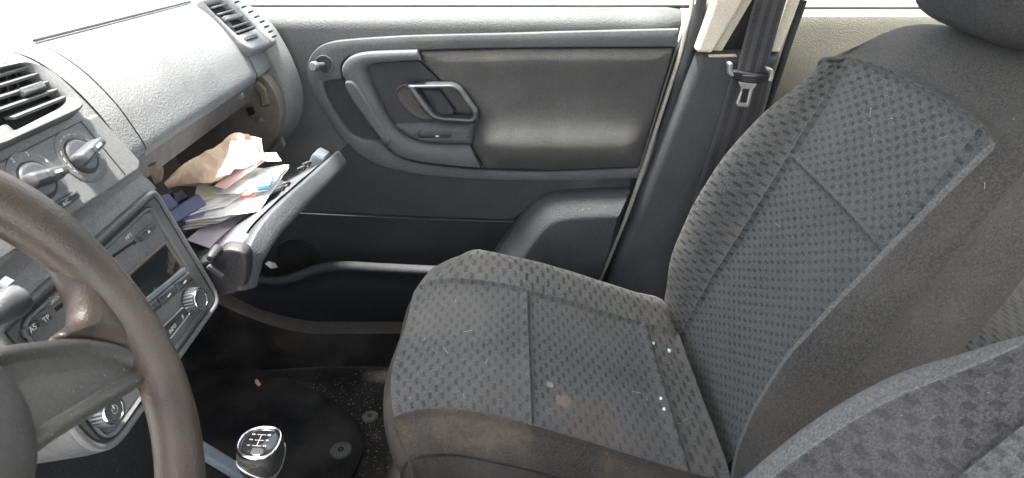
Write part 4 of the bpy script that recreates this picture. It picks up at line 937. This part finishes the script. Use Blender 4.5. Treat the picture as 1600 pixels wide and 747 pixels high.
fl1 = sheet('flyer', [(372, 302, 0.572), (418, 298, 0.567), (452, 258, 0.562), (410, 262, 0.572)], 'paper_print', 'white flyer with a blue round logo patch', 'flyer', amp=0.004, seed=7)
F_ = Fr((0, 0, 0.578), (1, 0, 0), (0, 1, 0))
plate('logo_patch', rnd([Fr((0,0,0.578),(1,0,0),(0,1,0)).px(u, v) for u, v in ((404, 274), (428, 271), (422, 289), (400, 292))], 0.003), F_, [(0, -0.004), (0, 0), (0.0005, 0.0004)], 'paper_blue', fl1)
q = F_.px(411, 284); plate('logo_disc', circ(q[0], q[1], 0.009, 0.011), F_, [(0, 0), (0.0003, 0.0009)], 'paper_white', fl1)
q = F_.px(386, 305); plate('logo_patch', rnd([(q[0]-0.007, q[1]-0.006), (q[0]+0.006, q[1]-0.004), (q[0]+0.008, q[1]+0.007), (q[0]-0.004, q[1]+0.006)], 0.002), F_.at(0.002), [(0, -0.004), (0, 0), (0.0005, 0.0004)], 'paper_red', fl1)
sheet('letter', [(330, 302, 0.578), (372, 303, 0.575), (405, 280, 0.574), (362, 276, 0.582)], 'paper_white', 'white sheet lying on the flyer', amp=0.003, seed=8)
sheet('receipt', [(300, 318, 0.578), (334, 306, 0.577), (355, 292, 0.580), (308, 288, 0.588)], 'paper_grey', 'greyish printed slip with black lettering next to the blue case', 'receipt', amp=0.003, seed=9)
sheet('receipt', [(335, 291, 0.590), (352, 296, 0.586), (413, 252, 0.588), (396, 246, 0.594)], 'paper_pink', 'long pink slip under the brown paper bag', 'receipt', amp=0.002, seed=10)
sheet('letter', [(395, 250, 0.592), (440, 252, 0.575), (432, 240, 0.578), (400, 238, 0.598)], 'paper_white', 'white slip poking out by the far end of the cavity', amp=0.003, seed=11)
sheet('receipt', [(384, 250, 0.600), (412, 246, 0.596), (410, 220, 0.610), (388, 216, 0.618)], 'paper_pink', 'pink folded slip standing behind the brown paper bag', 'receipt', amp=0.005, seed=12)
# crumpled bag: closed pillow
def bag():
    top_e = [P(u, v, z=z) for u, v, z in ((256, 286, 0.612), (290, 260, 0.625), (330, 234, 0.636), (366, 211, 0.640), (386, 214, 0.636))]
    bot_e = [P(u, v, z=z) for u, v, z in ((262, 290, 0.590), (290, 291, 0.590), (330, 288, 0.592), (372, 266, 0.594), (410, 240, 0.594))]
    t = spl3(top_e, 14); b = spl3(bot_e, 14); n = len(t); m = 30; vs, uv, fs = [], [], []
    for i in range(n):
        for j in range(m+1):
            f = j/m; p = t[i].lerp(b[i], f); bul = 0.008*math.sin(math.pi*f)*math.sin(math.pi*min(1, (i+2)/(n+2)))**0.5
            p = p+Vector((0.35, -0.3, 0.9))*bul
            q = Vector((p.x*22+p.y*12, p.y*14, p.z*26+3)); o_ = Vector((0.45, -0.35, 1))
            p = p + o_*(0.011*(0.45-abs(noise.noise(q*1.1)))+0.0035*(0.45-abs(noise.noise(q*2.0+Vector((7, 1, 4)))))+0.0020*(0.45-abs(noise.noise(q*5.1))))*min(1, i/6)
            vs.append(p); uv.append((i*0.006, f*0.06))
    k = len(vs)
    for i in range(n):
        for j in range(m+1):
            p = t[i].lerp(b[i], j/m); vs.append(p+Vector((-0.004, 0.01, -0.012))*math.sin(math.pi*j/m)); uv.append((i*0.006, j*0.003))
    for i in range(n-1):
        for j in range(m):
            a = i*(m+1)+j; fs.append((a, a+m+1, a+m+2, a+1)); fs.append((k+a, k+a+1, k+a+m+2, k+a+m+1))
    return mk('paper_bag', vs, fs, 'paper_kraft', None, uv, angle=18)
tag(bag(), 'crumpled brown paper bag on top of the glove box papers', 'paper bag')
sheet('bag_lit_sheet', [(338, 282, 0.612), (408, 248, 0.612), (398, 220, 0.640), (362, 218, 0.652)], 'paper_white', 'crumpled white sheet added for the sunlit far end of the brown bag', 'paper', amp=0.009, freq=32, n=26, seed=31)  # added white sheet; its colour stands for sunlight on the bag's end
# blue plastic case with cards
case = thing('blue_case', 'small navy plastic case holding folded items, at the glove box edge beside the radio', 'case', P(275, 320, z=0.56))
BC = Fr(P(283, 316, z=0.585), (0.42, 0.9, 0.05), (-0.5, 0.22, 0.82))
plate('case_front', rnd([(-0.030, -0.022, 0.004), (0.030, -0.022, 0.004), (0.030, 0.000, 0.006), (-0.030, -0.002, 0.004)], 0.004), BC, [(0, -0.03), (0, -0.002)]+rnde(0.004, 0.004), 'navy', case)
for k in range(4):
    plate('card', rnd([(-0.030, -0.01), (-0.002-0.004*k, -0.01), (-0.006, 0.020-0.003*k), (-0.026, 0.024-0.002*k)], 0.003), BC.at(-0.006-0.007*k), [(0, 0), (0.0, 0.003), (0.001, 0.004)], 'navy_dark' if k % 2 else 'navy', case)
plate('pouch', rnd([(-0.004, 0.0), (0.024, 0.0), (0.022, 0.018), (0.002, 0.020)], 0.004), BC.at(-0.02), [(0, 0), (0, 0.006), (0.003, 0.009)], 'navy_dark', case)

# ================================================================== STEERING WHEEL
WA = math.radians(28); WC = Vector((-0.318, -0.33, 0.743)); WR = 0.184
Wf = Fr(WC, (0, 1, 0), (-math.sin(WA), 0, math.cos(WA)))
sw_ = thing('steering_wheel', 'brown worn leather steering wheel with grey plastic spokes', 'steering wheel', WC)
NR = 120; pts = [Wf.pt(WR*math.cos(2*math.pi*i/NR), WR*math.sin(2*math.pi*i/NR)) for i in range(NR)]
rr = []
for i in range(NR):
    t = 2*math.pi*i/NR; r = 0.0170
    for c0 in (0.30, math.pi-0.30): 
        dd = (t-c0+math.pi) % (2*math.pi)-math.pi; r += 0.0030*math.exp(-(dd/0.22)**2)
    rr.append(r)
tube('rim', pts, rr, 'leather', sw_, seg=24, closed=True, up=tuple(Wf.N), angle=70)
# stitched seam on the inside of the rim
tube('rim_seam', [Wf.pt((WR-0.0150)*math.cos(t), (WR-0.0150)*math.sin(t), 0.0085) for t in [0.15+1.1*i/30 for i in range(31)]], 0.0009, 'fabric_plain', sw_, seg=6)
plate('airbag_cover', circ(0, 0, 0.074, 0.072, 64), Wf.at(-0.045), [(0, 0), (0, 0.050), (0.002, 0.058), (0.007, 0.064), (0.016, 0.068), (0.03, 0.070)], 'wheel_plastic', sw_, angle=60)
for s in (1, -1):
    sp_ = [(0.040*s, 0.022, 0.01), (0.0925*s, 0.0016, 0.02), (0.1377*s, -0.0318, 0.03), (0.158*s, -0.060, 0.02), (0.164*s, -0.086, 0.008), (0.152*s, -0.0920, 0.006), (0.1008*s, -0.0740, 0.03), (0.0624*s, -0.0610, 0.02), (0.03*s, -0.055, 0.01)]
    plate('spoke', rnd(sp_, 0.015, 8), Wf.at(-0.030), [(0.004, -0.01), (0, 0.0), (0, 0.026), (0.0012, 0.030), (0.004, 0.0325), (0.0075, 0.032), (0.0105, 0.029), (0.012, 0.0265)], 'wheel_plastic', sw_, angle=60)
    wb = [(0.176*s, 0.030, 0.01), (0.168*s, 0.012, 0.02), (0.1600*s, -0.006, 0.02), (0.1470*s, -0.0220, 0.014), (0.126*s, -0.0185, 0.006), (0.1240*s, -0.025, 0.004), (0.1377*s, -0.036, 0.02), (0.153*s, -0.058, 0.02), (0.158*s, -0.09, 0.01), (0.172*s, -0.07, 0.01), (0.183*s, 0.0, 0.02)]
    plate('leather_web', rnd(wb, 0.01, 8), Wf.at(-0.014), [(0.003, -0.002), (0.001, 0.002), (0, 0.008), (0.001, 0.012), (0.004, 0.016), (0.008, 0.0190), (0.013, 0.0205)], 'leather', sw_, angle=70)
stalk = thing('wiper_stalk', 'dark stalk tip showing behind the steering wheel rim', 'stalk', P(20, 470, y=-0.16))
a, b = P(-60, 520, y=-0.20), P(32, 465, y=-0.155)
tube('stalk_arm', [a, a.lerp(b, 0.5), a.lerp(b, 0.8), b], [0.008, 0.010, 0.013, 0.011], 'stack_dark', stalk, seg=14)
tube('stalk_cap', [P(2, 438, y=-0.15), P(14, 446, y=-0.15)], [0.004, 0.005], 'grey_bar', stalk, seg=10)

# ================================================================== TUNNEL CONSOLE AND GEAR LEVER
con = thing('centre_console', 'dark tunnel console between the seats, with a grey trim rail', 'console', (-0.1, -0.02, 0.0))
extr('console_body', [(-0.62, 0.30), (-0.45, 0.25), (-0.30, 0.225), (-0.1, 0.22), (0.35, 0.23)], -0.10, 0.055, 'lower_plastic', con, ny=6)
for yy in (-0.10, 0.055):
    mk('console_side', [(-0.62, yy, 0.30), (-0.45, yy, 0.25), (-0.30, yy, 0.225), (-0.1, yy, 0.22), (0.35, yy, 0.23), (0.35, yy, 0), (-0.62, yy, 0)], [(0, 1, 2, 3, 4, 5, 6)], 'lower_plastic', con)
beam('trim_rail', P(296, 694, y=0.065), P(400, 757, y=0.065), (0, 0, 1), 0.02, 0.014, 'grey_bar', con)
gear = thing('gear_lever', 'black gear knob with chrome ring and shift pattern cap', 'gear lever', (-0.30, 0.0, 0.22))
gc = P(405, 692, y=0.0); ga = Vector((0.08, 0.04, 0.99)).normalized()
gU = Vector((0.0, 1.0, 0)); gU = (gU-ga*gU.dot(ga)).normalized(); Gf = Fr(gc, gU, ga.cross(gU))
lo = [Vector((0.0245*math.copysign(abs(math.cos(t_))**0.82, math.cos(t_))*(1-0.10*math.sin(t_)), 0.0235*math.copysign(abs(math.sin(t_))**0.82, math.sin(t_)))) for t_ in [2*math.pi*k/64 for k in range(64)]]
base = resample(lo, 48)
if area(base) < 0: base = base[::-1]
vs, uv, fs = [], [], []; ks = [(1.0, 0.0, 0), (1.08, -0.004, 0), (1.13, -0.014, 0), (1.14, -0.028, 0), (1.02, -0.038, 0), (0.78, -0.052, 0), (0.58, -0.062, 0), (0.5, -0.075, 0)]
for s, h, _ in ks:
    for q in base: vs.append(Gf.pt(q.x*s, q.y*s, h)); uv.append((q.x, h))
n = 48
for k in range(len(ks)-1):
    for i in range(n): j = (i+1) % n; fs.append((k*n+i, (k+1)*n+i, (k+1)*n+j, k*n+j))
fs.append(tuple(range(n)))
kb = mk('gear_knob', vs, fs, 'gear_plastic', gear, uv, angle=60)
band('chrome_ring', inset(base, -0.0020), inset(base, 0.0018), Gf.at(-0.0015), ringprof(0.0045, 0.4), 'chrome', kb, n=96, angle=70)
plate('shift_cap', inset(base, 0.0014), Gf.at(-0.001), [(0, 0), (0.0005, 0.002)], 'gloss_black', kb, dome=0.0022, angle=70)
for i, (x, y) in enumerate(((-0.009, 0.009), (-0.009, -0.010), (0.0, 0.009), (0.0, -0.010), (0.009, 0.009))):
    text('numeral', str(i+1), 0.0050, Gf, x, y, 0.0047, 'grey_print', kb)
text('numeral', 'R', 0.0056, Gf, 0.009, -0.010, 0.0047, 'grey_print', kb)
for x in (-0.009, 0.0, 0.009): beam('shift_line', Gf.pt(x, -0.006, 0.0042), Gf.pt(x, 0.005, 0.0042), Gf.N, 0.0005, 0.0005, 'grey_print', kb)
beam('shift_line', Gf.pt(-0.009, -0.0005, 0.0044), Gf.pt(0.009, -0.0005, 0.0044), Gf.N, 0.0005, 0.0005, 'grey_print', kb)
tube('knob_seam', [Gf.pt(q.x*1.155, q.y*1.155-0.0, -0.026-0.006*math.sin(i/48*4*math.pi)) for i, q in enumerate(base)], 0.0009, 'satin_metal', kb, seg=6, closed=True)
tube('gear_stick', [gc-ga*0.07, gc-ga*0.20], 0.010, 'chrome', gear)
tube('gear_gaiter', [gc-ga*0.085, gc-ga*0.11, gc-ga*0.14, gc-ga*0.19], [0.016, 0.024, 0.034, 0.05], 'leather', gear, seg=20)

# ================================================================== SEATS
def cushion_ctrl(yc, dx=0.0):
    sec = [(-0.225, -0.20), (-0.248, -0.10), (-0.243, -0.035), (-0.205, 0.0), (-0.12, 0.004), (0.0, 0.000), (0.08, 0.002), (0.118, 0.006), (0.185, 0.026), (0.232, 0.006), (0.246, -0.07), (0.23, -0.20)]
    st_ = [(-0.130, 0.12, 0.84), (-0.182, 0.20, 0.90), (-0.199, 0.265, 0.95), (-0.186, 0.315, 0.98), (-0.136, 0.337, 0.998), (-0.06, 0.334, 1.0), (0.025, 0.314, 1.0), (0.14, 0.276, 1.0), (0.25, 0.238, 1.0), (0.318, 0.214, 0.98), (0.340, 0.13, 0.96)]
    rows = []
    for k, (x, zt, sc) in enumerate(st_):
        row = []
        for j, (y, dz) in enumerate(sec):
            fx = max(0, 1-(x+0.19)/0.14); far = y > 0
            xx = x+(0.120 if far else 0.055)*(abs(y)/0.245)**4*fx - (0.0 if far else 0.014*fx*abs(y)/0.245)
            yy = y*sc if far else y*(1+(sc-1)*0.6)
            if j <= 3: yy -= 0.030*max(0, min(1, (x+0.05)/0.35))
            if k < 4: dz = dz*(0.4+0.15*k)
            bol = 1.0 if x < 0.1 else max(0.35, 1-(x-0.1)*2.6)
            if dz > 0.005: dz *= bol*(0.2 if x < -0.15 else 0.45 if x < -0.1 else 0.8 if x < 0 else 1.0)
            row.append(Vector((xx+dx, yc+yy, max(zt+dz, 0.06))))
        rows.append(row)
    return rows
def back_ctrl(yc, dx=0.0, rec=20.0):
    r = math.radians(rec); B = Vector((math.sin(r), 0, math.cos(r))); Nn = Vector((-math.cos(r), 0, math.sin(r))); O = Vector((0.311+dx, yc, 0.10))
    ls = [(0.0, 0.010, 0.94, -0.022), (0.10, 0.030, 0.97, -0.008), (0.20, 0.062, 1.0, 0), (0.32, 0.080, 1.0, 0), (0.43, 0.074, 1.0, 0), (0.53, 0.055, 1.0, 0), (0.62, 0.036, 0.995, 0), (0.69, 0.022, 0.97, 0.0), (0.735, 0.010, 0.92, -0.012), (0.766, 0.0, 0.86, -0.036), (0.778, 0.0, 0.80, -0.072), (0.74, 0.0, 0.78, -0.12)]
    rows = []
    for k, (l, b, sc, nb) in enumerate(ls):
        sec = [(-0.20, -0.112), (-0.255, -0.092), (-0.268, -0.035), (-0.262, b*0.55+0.004), (-0.238, b), (-0.205, b*0.72), (-0.165, 0.0), (-0.085, -0.008), (0, -0.012), (0.085, -0.008), (0.165, 0.0), (0.205, b*0.72), (0.238, b), (0.262, b*0.55+0.004), (0.268, -0.035), (0.255, -0.092), (0.20, -0.112)]
        row = []
        for y, nn in sec:
            drop = (0.050 if y > 0 else 0.022)*(abs(y)/0.25)**3*min(1, max(0, (l-0.55)/0.18)); n2 = nn+nb
            if k >= 9: n2 = max(n2, -0.112) if k < 11 else -0.112
            kk = 1.0 if l <= 0.5 else max(0.38, 1-(l-0.5)*3.2) if y > 0 else max(0.80, 1-(l-0.5)*0.9); ay = abs(y); yy = (ay if ay < 0.165 else 0.165+(ay-0.165)*kk)*(1.0 if l <= 0.7 else sc if y > 0 else 0.5+0.5*sc)
            row.append(O+B*(l-drop)+Nn*n2+Vector((0, math.copysign(yy, y), 0)))
        rows.append(row)
    return rows
def build_seat(name, label, yc, dx, rec, driver=False):
    s = thing(name, label, 'car seat', (0.1+dx, yc, 0.0), 'front seats')
    c = cushion_ctrl(yc, dx); p = 0.005
    p = 0.008; R0 = 3.25; R1 = 9.0
    surf('front_cushion_panel', c, R0, 6, 3, 7, 'fabric_cushion', s, 34, 26, (p, p, p, p), puff=0.004)
    surf('rear_cushion_panel', c, 6, 8, 3, 7, 'fabric_cushion', s, 24, 26, (p, 0.011, p, p), puff=0.004, uvo=(0.2, 0))
    surf('cushion_rear_strip', c, 8, R1, 3, 7, 'fabric_bolster', s, 14, 26, (0.004, p, p, p), puff=0.005)
    surf('cushion_bolster', c, R0, 9.75, 7, 9.2, 'fabric_bolster', s, 60, 18, (p, p, p, p), puff=0.003)
    surf('cushion_skirt', c, R0, 10, 0, 3, 'fabric_skirt', s, 50, 22, (p, 0, 0, p))
    surf('cushion_skirt', c, R0, 10, 9.2, 11, 'fabric_plain', s, 50, 12, (p, 0, p, 0))
    surf('cushion_nose', c, 0, R0, 0, 11, 'fabric_skirt', s, 18, 60, (0, p, 0, 0))
    surf('cushion_tail', c, R1, 10, 3, 7, 'fabric_head', s, 8, 30, (p, 0, 0, 0))
    for (a0, b0), (a1, b1), r_ in (((6, 3), (6, 7), 0.0022), ((8, 3), (8, 7), 0.0030), ((R0, 7), (R1, 7), 0.0020)):
        q = evline(c, [(a0+(a1-a0)*i/40, b0+(b1-b0)*i/40) for i in range(41)]); tube('seam', [v-Vector((0, 0, 0.0042)) for v in q], r_, 'black_plastic', s, seg=6)
    surf('skirt_hem', c, 2.2, 8.5, 1.15, 1.9, 'fabric_skirt', s, 40, 8, (0.004, 0.004, 0.004, 0.004), puff=0.0035)
    tube('piping', evline(c, [(R0+i*((9.6-R0)/60), 3.0) for i in range(61)]), 0.0030, 'fabric_skirt', s, seg=8)
    tube('piping', evline(c, [(R0, 3+i*(6.2/40)) for i in range(41)]), 0.0022, 'fabric_head', s, seg=8)
    tube('piping', evline(c, [(R0+i*((9.6-R0)/60), 9.2) for i in range(61)]), 0.0030, 'fabric_head', s, seg=8)
    slab('seat_frame', -0.05+dx, 0.34+dx, yc-0.20, yc+0.20, 0.03, 0.14, 'black_plastic', parent=s)
    for q in (-0.19, 0.19): beam('seat_rail', (-0.16+dx, yc+q, 0.03), (0.42+dx, yc+q, 0.03), (0, 0, 1), 0.04, 0.03, 'silver_metal', s)
    slab('side_valance', -0.09+dx, 0.34+dx, yc-0.245, yc-0.205, 0.06, 0.17, 'grey_bar', parent=s)
    b = back_ctrl(yc, dx, rec)
    surf('lower_back_panel', b, 0, 4.72, 6, 10, 'fabric_insert', s, 44, 30, (0, p, p, p), puff=0.003)
    surf('upper_back_panel', b, 4.72, 7, 6, 10, 'fabric_insert', s, 26, 30, (p, p, p, p), puff=0.003)
    surf('back_bolster', b, 0, 7, 10, 11.55 if driver else 13.2, 'fabric_driver' if driver else 'fabric_bolster', s, 50, 20, (0, p, p, p), puff=0.0015)
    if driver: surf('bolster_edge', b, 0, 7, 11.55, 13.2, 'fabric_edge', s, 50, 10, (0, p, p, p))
    surf('back_bolster', b, 0, 7, 4.55, 6, 'fabric_bolster' if driver else 'fabric_insert', s, 50, 14, (0, p, p, 0.003), uvlocal=True) if driver else surf('back_bolster', b, 0, 7, 4.55, 6, 'fabric_insert', s, 50, 14, (0, p, 0.004, p), uvlocal=True)
    surf('bolster_side', b, 0, 7, 2.75, 4.12, 'fabric_plain', s, 50, 14, (0, p, p, 0.003))
    surf('crest_highlight', b, 0, 7, 4.12, 4.55, 'fabric_edge', s, 60, 8, (0, p, 0.003, 0.004), puff=0.0025)  # highlight along the crest, painted as a strip of lighter fabric
    surf('back_side', b, 0, 7, 0, 2.75, 'fabric_plain', s, 50, 16, (0, p, 0, p))
    surf('back_side', b, 0, 7, 13.2, 16, 'fabric_plain', s, 50, 12, (0, p, p, 0))
    surf('shoulder', b, 7, 11, 0, 16, 'fabric_plain', s, 20, 80, (p, 0, 0, 0))
    r9 = math.radians(rec); n9 = Vector((-math.cos(r9), 0, math.sin(r9)))*0.0045
    for (a0, b0), (a1, b1), r_ in (((4.72, 6), (4.72, 10), 0.0024), ((0, 10), (7, 10), 0.0022), ((0, 6), (7, 6), 0.0022), ((0, 2.75), (7, 2.75), 0.0040)):
        q = evline(b, [(a0+(a1-a0)*i/60, b0+(b1-b0)*i/60) for i in range(61)]); tube('seam', [v-(n9 if b0 > 3 else Vector((0, -0.0035, 0))) for v in q], r_, 'black_plastic', s, seg=6)
    tube('piping', evline(b, [(0.2+i*(6.8/60), 13.2) for i in range(61)]), 0.0026, 'fabric_head', s, seg=8)
    tube('piping', evline(b, [(7, 4.35+i*(8.85/50)) for i in range(51)]), 0.0016, 'fabric_head', s, seg=8)
    r = math.radians(rec); Bv = Vector((math.sin(r), 0, math.cos(r))); Nn = Vector((-math.cos(r), 0, math.sin(r))); O = Vector((0.311+dx, yc, 0.10))
    mk('back_board', [O+Bv*l-Nn*0.112+Vector((0, q, 0)) for l, q in ((0, -0.2), (0, 0.2), (0.72, 0.16), (0.72, -0.16))], [(0, 1, 2, 3)], 'lower_plastic', s)
    hc = O+Bv*0.869-Nn*0.030; Hf = Fr(hc, (0, 1, 0), Bv)
    vs, uv, fs = [], [], []; nu, nv = 32, 20
    for i in range(nv+1):
        ph = math.pi*i/nv-math.pi/2
        for k in range(nu):
            t = 2*math.pi*k/nu; se = lambda v, e: math.copysign(abs(v)**e, v)
            vs.append(Hf.pt(0.126*se(math.cos(ph), 0.5)*se(math.cos(t), 0.6), 0.100*se(math.sin(ph), 0.6), 0.070*se(math.cos(ph), 0.5)*se(math.sin(t), 0.7))); uv.append((t*0.1, ph*0.1))
    for i in range(nv):
        for k in range(nu): fs.append((i*nu+k, i*nu+(k+1) % nu, (i+1)*nu+(k+1) % nu, (i+1)*nu+k))
    hr = mk('headrest', vs, fs, 'fabric_head', s, uv, angle=80)
    for q in (-0.06, 0.06): tube('headrest_post', [hc+Vector((0, q, 0))-Bv*0.05-Nn*0.03, hc+Vector((0, q, 0))-Bv*0.15-Nn*0.03], 0.006, 'black_plastic', hr, seg=10)
    return s, c, b
pseat, pc, pb = build_seat('front_seat', 'dark grey patterned passenger seat with dusty skirt, beside the door', 0.315, 0.0, 20.0)
dseat, dc, dbk = build_seat('front_seat', 'grey patterned backrest of the driver seat cropped at the lower right', -0.358, -0.180, 27.0, True)
# rear bench behind the passenger seat
rs = thing('rear_bench', 'patterned rear bench glimpsed behind the front seats', 'car seat', (1.0, 0.0, 0.06))
rc = [[Vector((x, y, z)) for y in (-0.62, -0.3, 0.0, 0.3, 0.62)] for x, z in ((0.74, 0.08), (0.70, 0.18), (0.70, 0.27), (0.74, 0.315), (0.85, 0.325), (1.0, 0.30), (1.12, 0.265))]
surf('bench_cushion', rc, 0, 6, 0, 4, 'fabric_bolster', rs, 30, 40)
rb_ = [[Vector((x, y, z)) for y in (-0.62, -0.3, 0.0, 0.3, 0.62)] for x, z in ((1.12, 0.2), (1.09, 0.30), (1.12, 0.45), (1.2, 0.65), (1.28, 0.82), (1.36, 0.84))]
surf('bench_back', rb_, 0, 5, 0, 4, 'fabric_bolster', rs, 30, 40)

# ================================================================== FLOOR MAT AND LITTER
Mf = Fr((0, 0, 0.004), (1, 0, 0), (0, 1, 0))
mat = thing('floor_mat', 'black carpet floor mat in the passenger footwell', 'floor mat', (-0.5, 0.35, 0.0))
ml = rnd(Mf.pxs([(300, 556, 0.05), (380, 572, 0.1), (470, 600, 0.1), (545, 640, 0.06), (574, 690, 0.05), (548, 745, 0.05), (500, 830, 0.02), (330, 860, 0.03), (120, 640, 0.05)], 0.006), 0.03, 6)
plate('mat_pile', ml, Mf, [(0, 0), (0, 0.004), (0.003, 0.007), (0.008, 0.008)], 'mat_carpet', mat)
tube('mat_edging', [Mf.pt(q.x, q.y, 0.004) for q in ml], 0.0022, 'mat_carpet', mat, seg=8, closed=True)
def button(u, v, z, r, par=None):
    f = Fr((0, 0, z), (1, 0, 0), (0, 1, 0)); c = f.px(u, v)
    o = plate('fixing_button', circ(c[0], c[1], r), f, [(0, 0), (0, 0.002), (0.002, 0.0045), (0.006, 0.0052)], 'clip_plastic', par)
    band('button_hole', circ(c[0], c[1], r*0.26), circ(c[0], c[1], r*0.12), f.at(0.0048), ringprof(0.0014), 'black_hole', o, n=24); return o
button(533, 705, 0.012, 0.0215, mat)
bb = button(578, 652, 0.001, 0.017); tag(bb, 'small grey round fixing stud on the carpet beside the passenger seat', 'fixing stud')
# crumbs and grit
def litter(name, spots, mat_, smin, smax, zf):
    vs, fs = [], []
    for (u, v) in spots:
        p = P(u, v, z=zf); s = random.uniform(smin, smax)*random.uniform(0.6, 1.2); k = len(vs)
        for a in range(6): vs.append(p+Vector([random.uniform(-1, 1)*s for _ in range(2)]+[random.uniform(0, 1.0)*s]))
        fs += [(k, k+1, k+2), (k, k+2, k+3), (k, k+3, k+4), (k+1, k+4, k+5), (k+2, k+3, k+5), (k+1, k+2, k+5), (k, k+4, k+1), (k+3, k+4, k+5)]
    return tag(mk(name, vs, fs, mat_, None), None, None, kind='stuff')
sp_ = []
for _ in range(760):
    r = random.random()
    if r < 0.45: sp_.append((random.gauss(575, 22), random.gauss(680, 35)))
    elif r < 0.75: sp_.append((random.gauss(470, 60), random.gauss(612, 14)+0.2*(random.random())))
    elif r < 0.9: sp_.append((random.uniform(430, 620), random.uniform(535, 640)))
    else: sp_.append((random.uniform(320, 540), random.uniform(590, 740)))
lt = litter('floor_crumbs', [(u, v) for u, v in sp_ if u < 612], 'crumb', 0.0005, 0.0018, 0.006); lt['label'] = 'pale crumbs and grit scattered on the black carpet'
lf = mk('dry_leaf', [P(398, 594, z=0.016), P(402, 592, z=0.020), P(408, 601, z=0.016), P(404, 604, z=0.021), P(399, 599, z=0.022)], [(0, 1, 4), (1, 2, 4), (2, 3, 4), (3, 0, 4)], 'paper_kraft'); tag(lf, 'small tan dry leaf scrap on the floor mat', 'leaf')
tis = mk('tissue_scrap', [P(u, v, y=y) for u, v, y in ((414, 412, 0.63), (420, 408, 0.62), (430, 411, 0.62), (434, 418, 0.61), (424, 420, 0.60), (424, 412, 0.59), (418, 416, 0.61))], [(0, 1, 5), (1, 2, 5), (2, 3, 5), (3, 4, 5), (4, 6, 5), (6, 0, 5)], 'paper_white'); tag(tis, 'small white paper scrap in the door map pocket', 'scrap')
# pale glass beads in the cushion seam
for i, (u, v) in enumerate(((1021, 537), (1045, 550), (1028, 586), (1031, 598), (1035, 622), (1037, 639))):
    # on the rear cushion surface
    best = min((evline(pc, [(7.6+a*0.05, 3+b*0.1)])[0] for a in range(26) for b in range(41)), key=lambda q: (lambda r: (800+1000*r.x/(r.y*0.866-r.z*0.5)-u)**2+(373.5-1000*(r.y*0.5+r.z*0.866)/(r.y*0.866-r.z*0.5)-v)**2)(q-CAM))
    r = 0.0038 if i == 1 else 0.0030
    vs, fs = [], []
    for a in range(7):
        for b in range(8):
            ph = math.pi*a/6-math.pi/2; t = 2*math.pi*b/8; rr_ = r*(1+0.15*math.sin(3*t+i))
            vs.append(best+Vector((rr_*math.cos(ph)*math.cos(t)*0.9, rr_*math.cos(ph)*math.sin(t)*1.3, r*0.8*math.sin(ph)+r*0.9)))
    for a in range(6):
        for b in range(8): fs.append((a*8+b, a*8+(b+1) % 8, (a+1)*8+(b+1) % 8, (a+1)*8+b))
    tag(mk('glass_bead', vs, fs, 'bead_glass', None, angle=80), ('topmost turquoise glass crumb at the far end of the rear cushion seam', 'turquoise glass crumb on its own, to the right of the rear cushion seam', 'third highest turquoise glass crumb on the passenger cushion, on the seam', 'turquoise glass crumb fourth from the top on the rear cushion seam', 'second lowest turquoise glass crumb on the rear cushion seam', 'lowest turquoise glass crumb on the rear cushion seam, nearest the skirt')[i], 'glass crumb', 'glass crumbs on the passenger seat')
# lint and hairs on the passenger seat
vs, fs = [], []
def hair(p, d, nrm, L, r=0.00028):
    global vs, fs
    d = d.normalized(); s = d.cross(nrm).normalized(); q = p; bend = random.uniform(-0.5, 0.5); k0 = len(vs)
    for i in range(5):
        q = q+(d+s*bend*(i-2)*0.3)*L/4
        vs += [q+s*r, q-s*r, q+nrm*r*1.6]
        if i:
            a = k0+3*(i-1)
            for e in range(3): fs.append((a+e, a+(e+1) % 3, a+3+(e+1) % 3, a+3+e))
for _ in range(110):
    if _ >= 70: ctrl, a, b = pc, random.choice((8.02, 8.05, 9.1, 9.3, 9.4)), random.uniform(3.0, 7.4)
    elif random.random() < 0.6: ctrl, a, b = pb, random.uniform(3, 9), random.uniform(2.0, 12)
    else: ctrl, a, b = pc, random.uniform(3, 9.6), random.uniform(2.2, 8.6)
    p, pa, pb_ = evline(ctrl, [(a, b), (a+0.05, b), (a, b+0.05)]); nr = (pb_-p).cross(pa-p).normalized()
    hair(p+nr*0.0022, (pa-p)*random.uniform(-1, 1)+(pb_-p)*random.uniform(-1, 1), nr, random.uniform(0.005, 0.02))
tag(mk('seat_lint', vs, fs, 'lint', None), 'short pale lint fibres clinging to the passenger seat', None, kind='stuff')
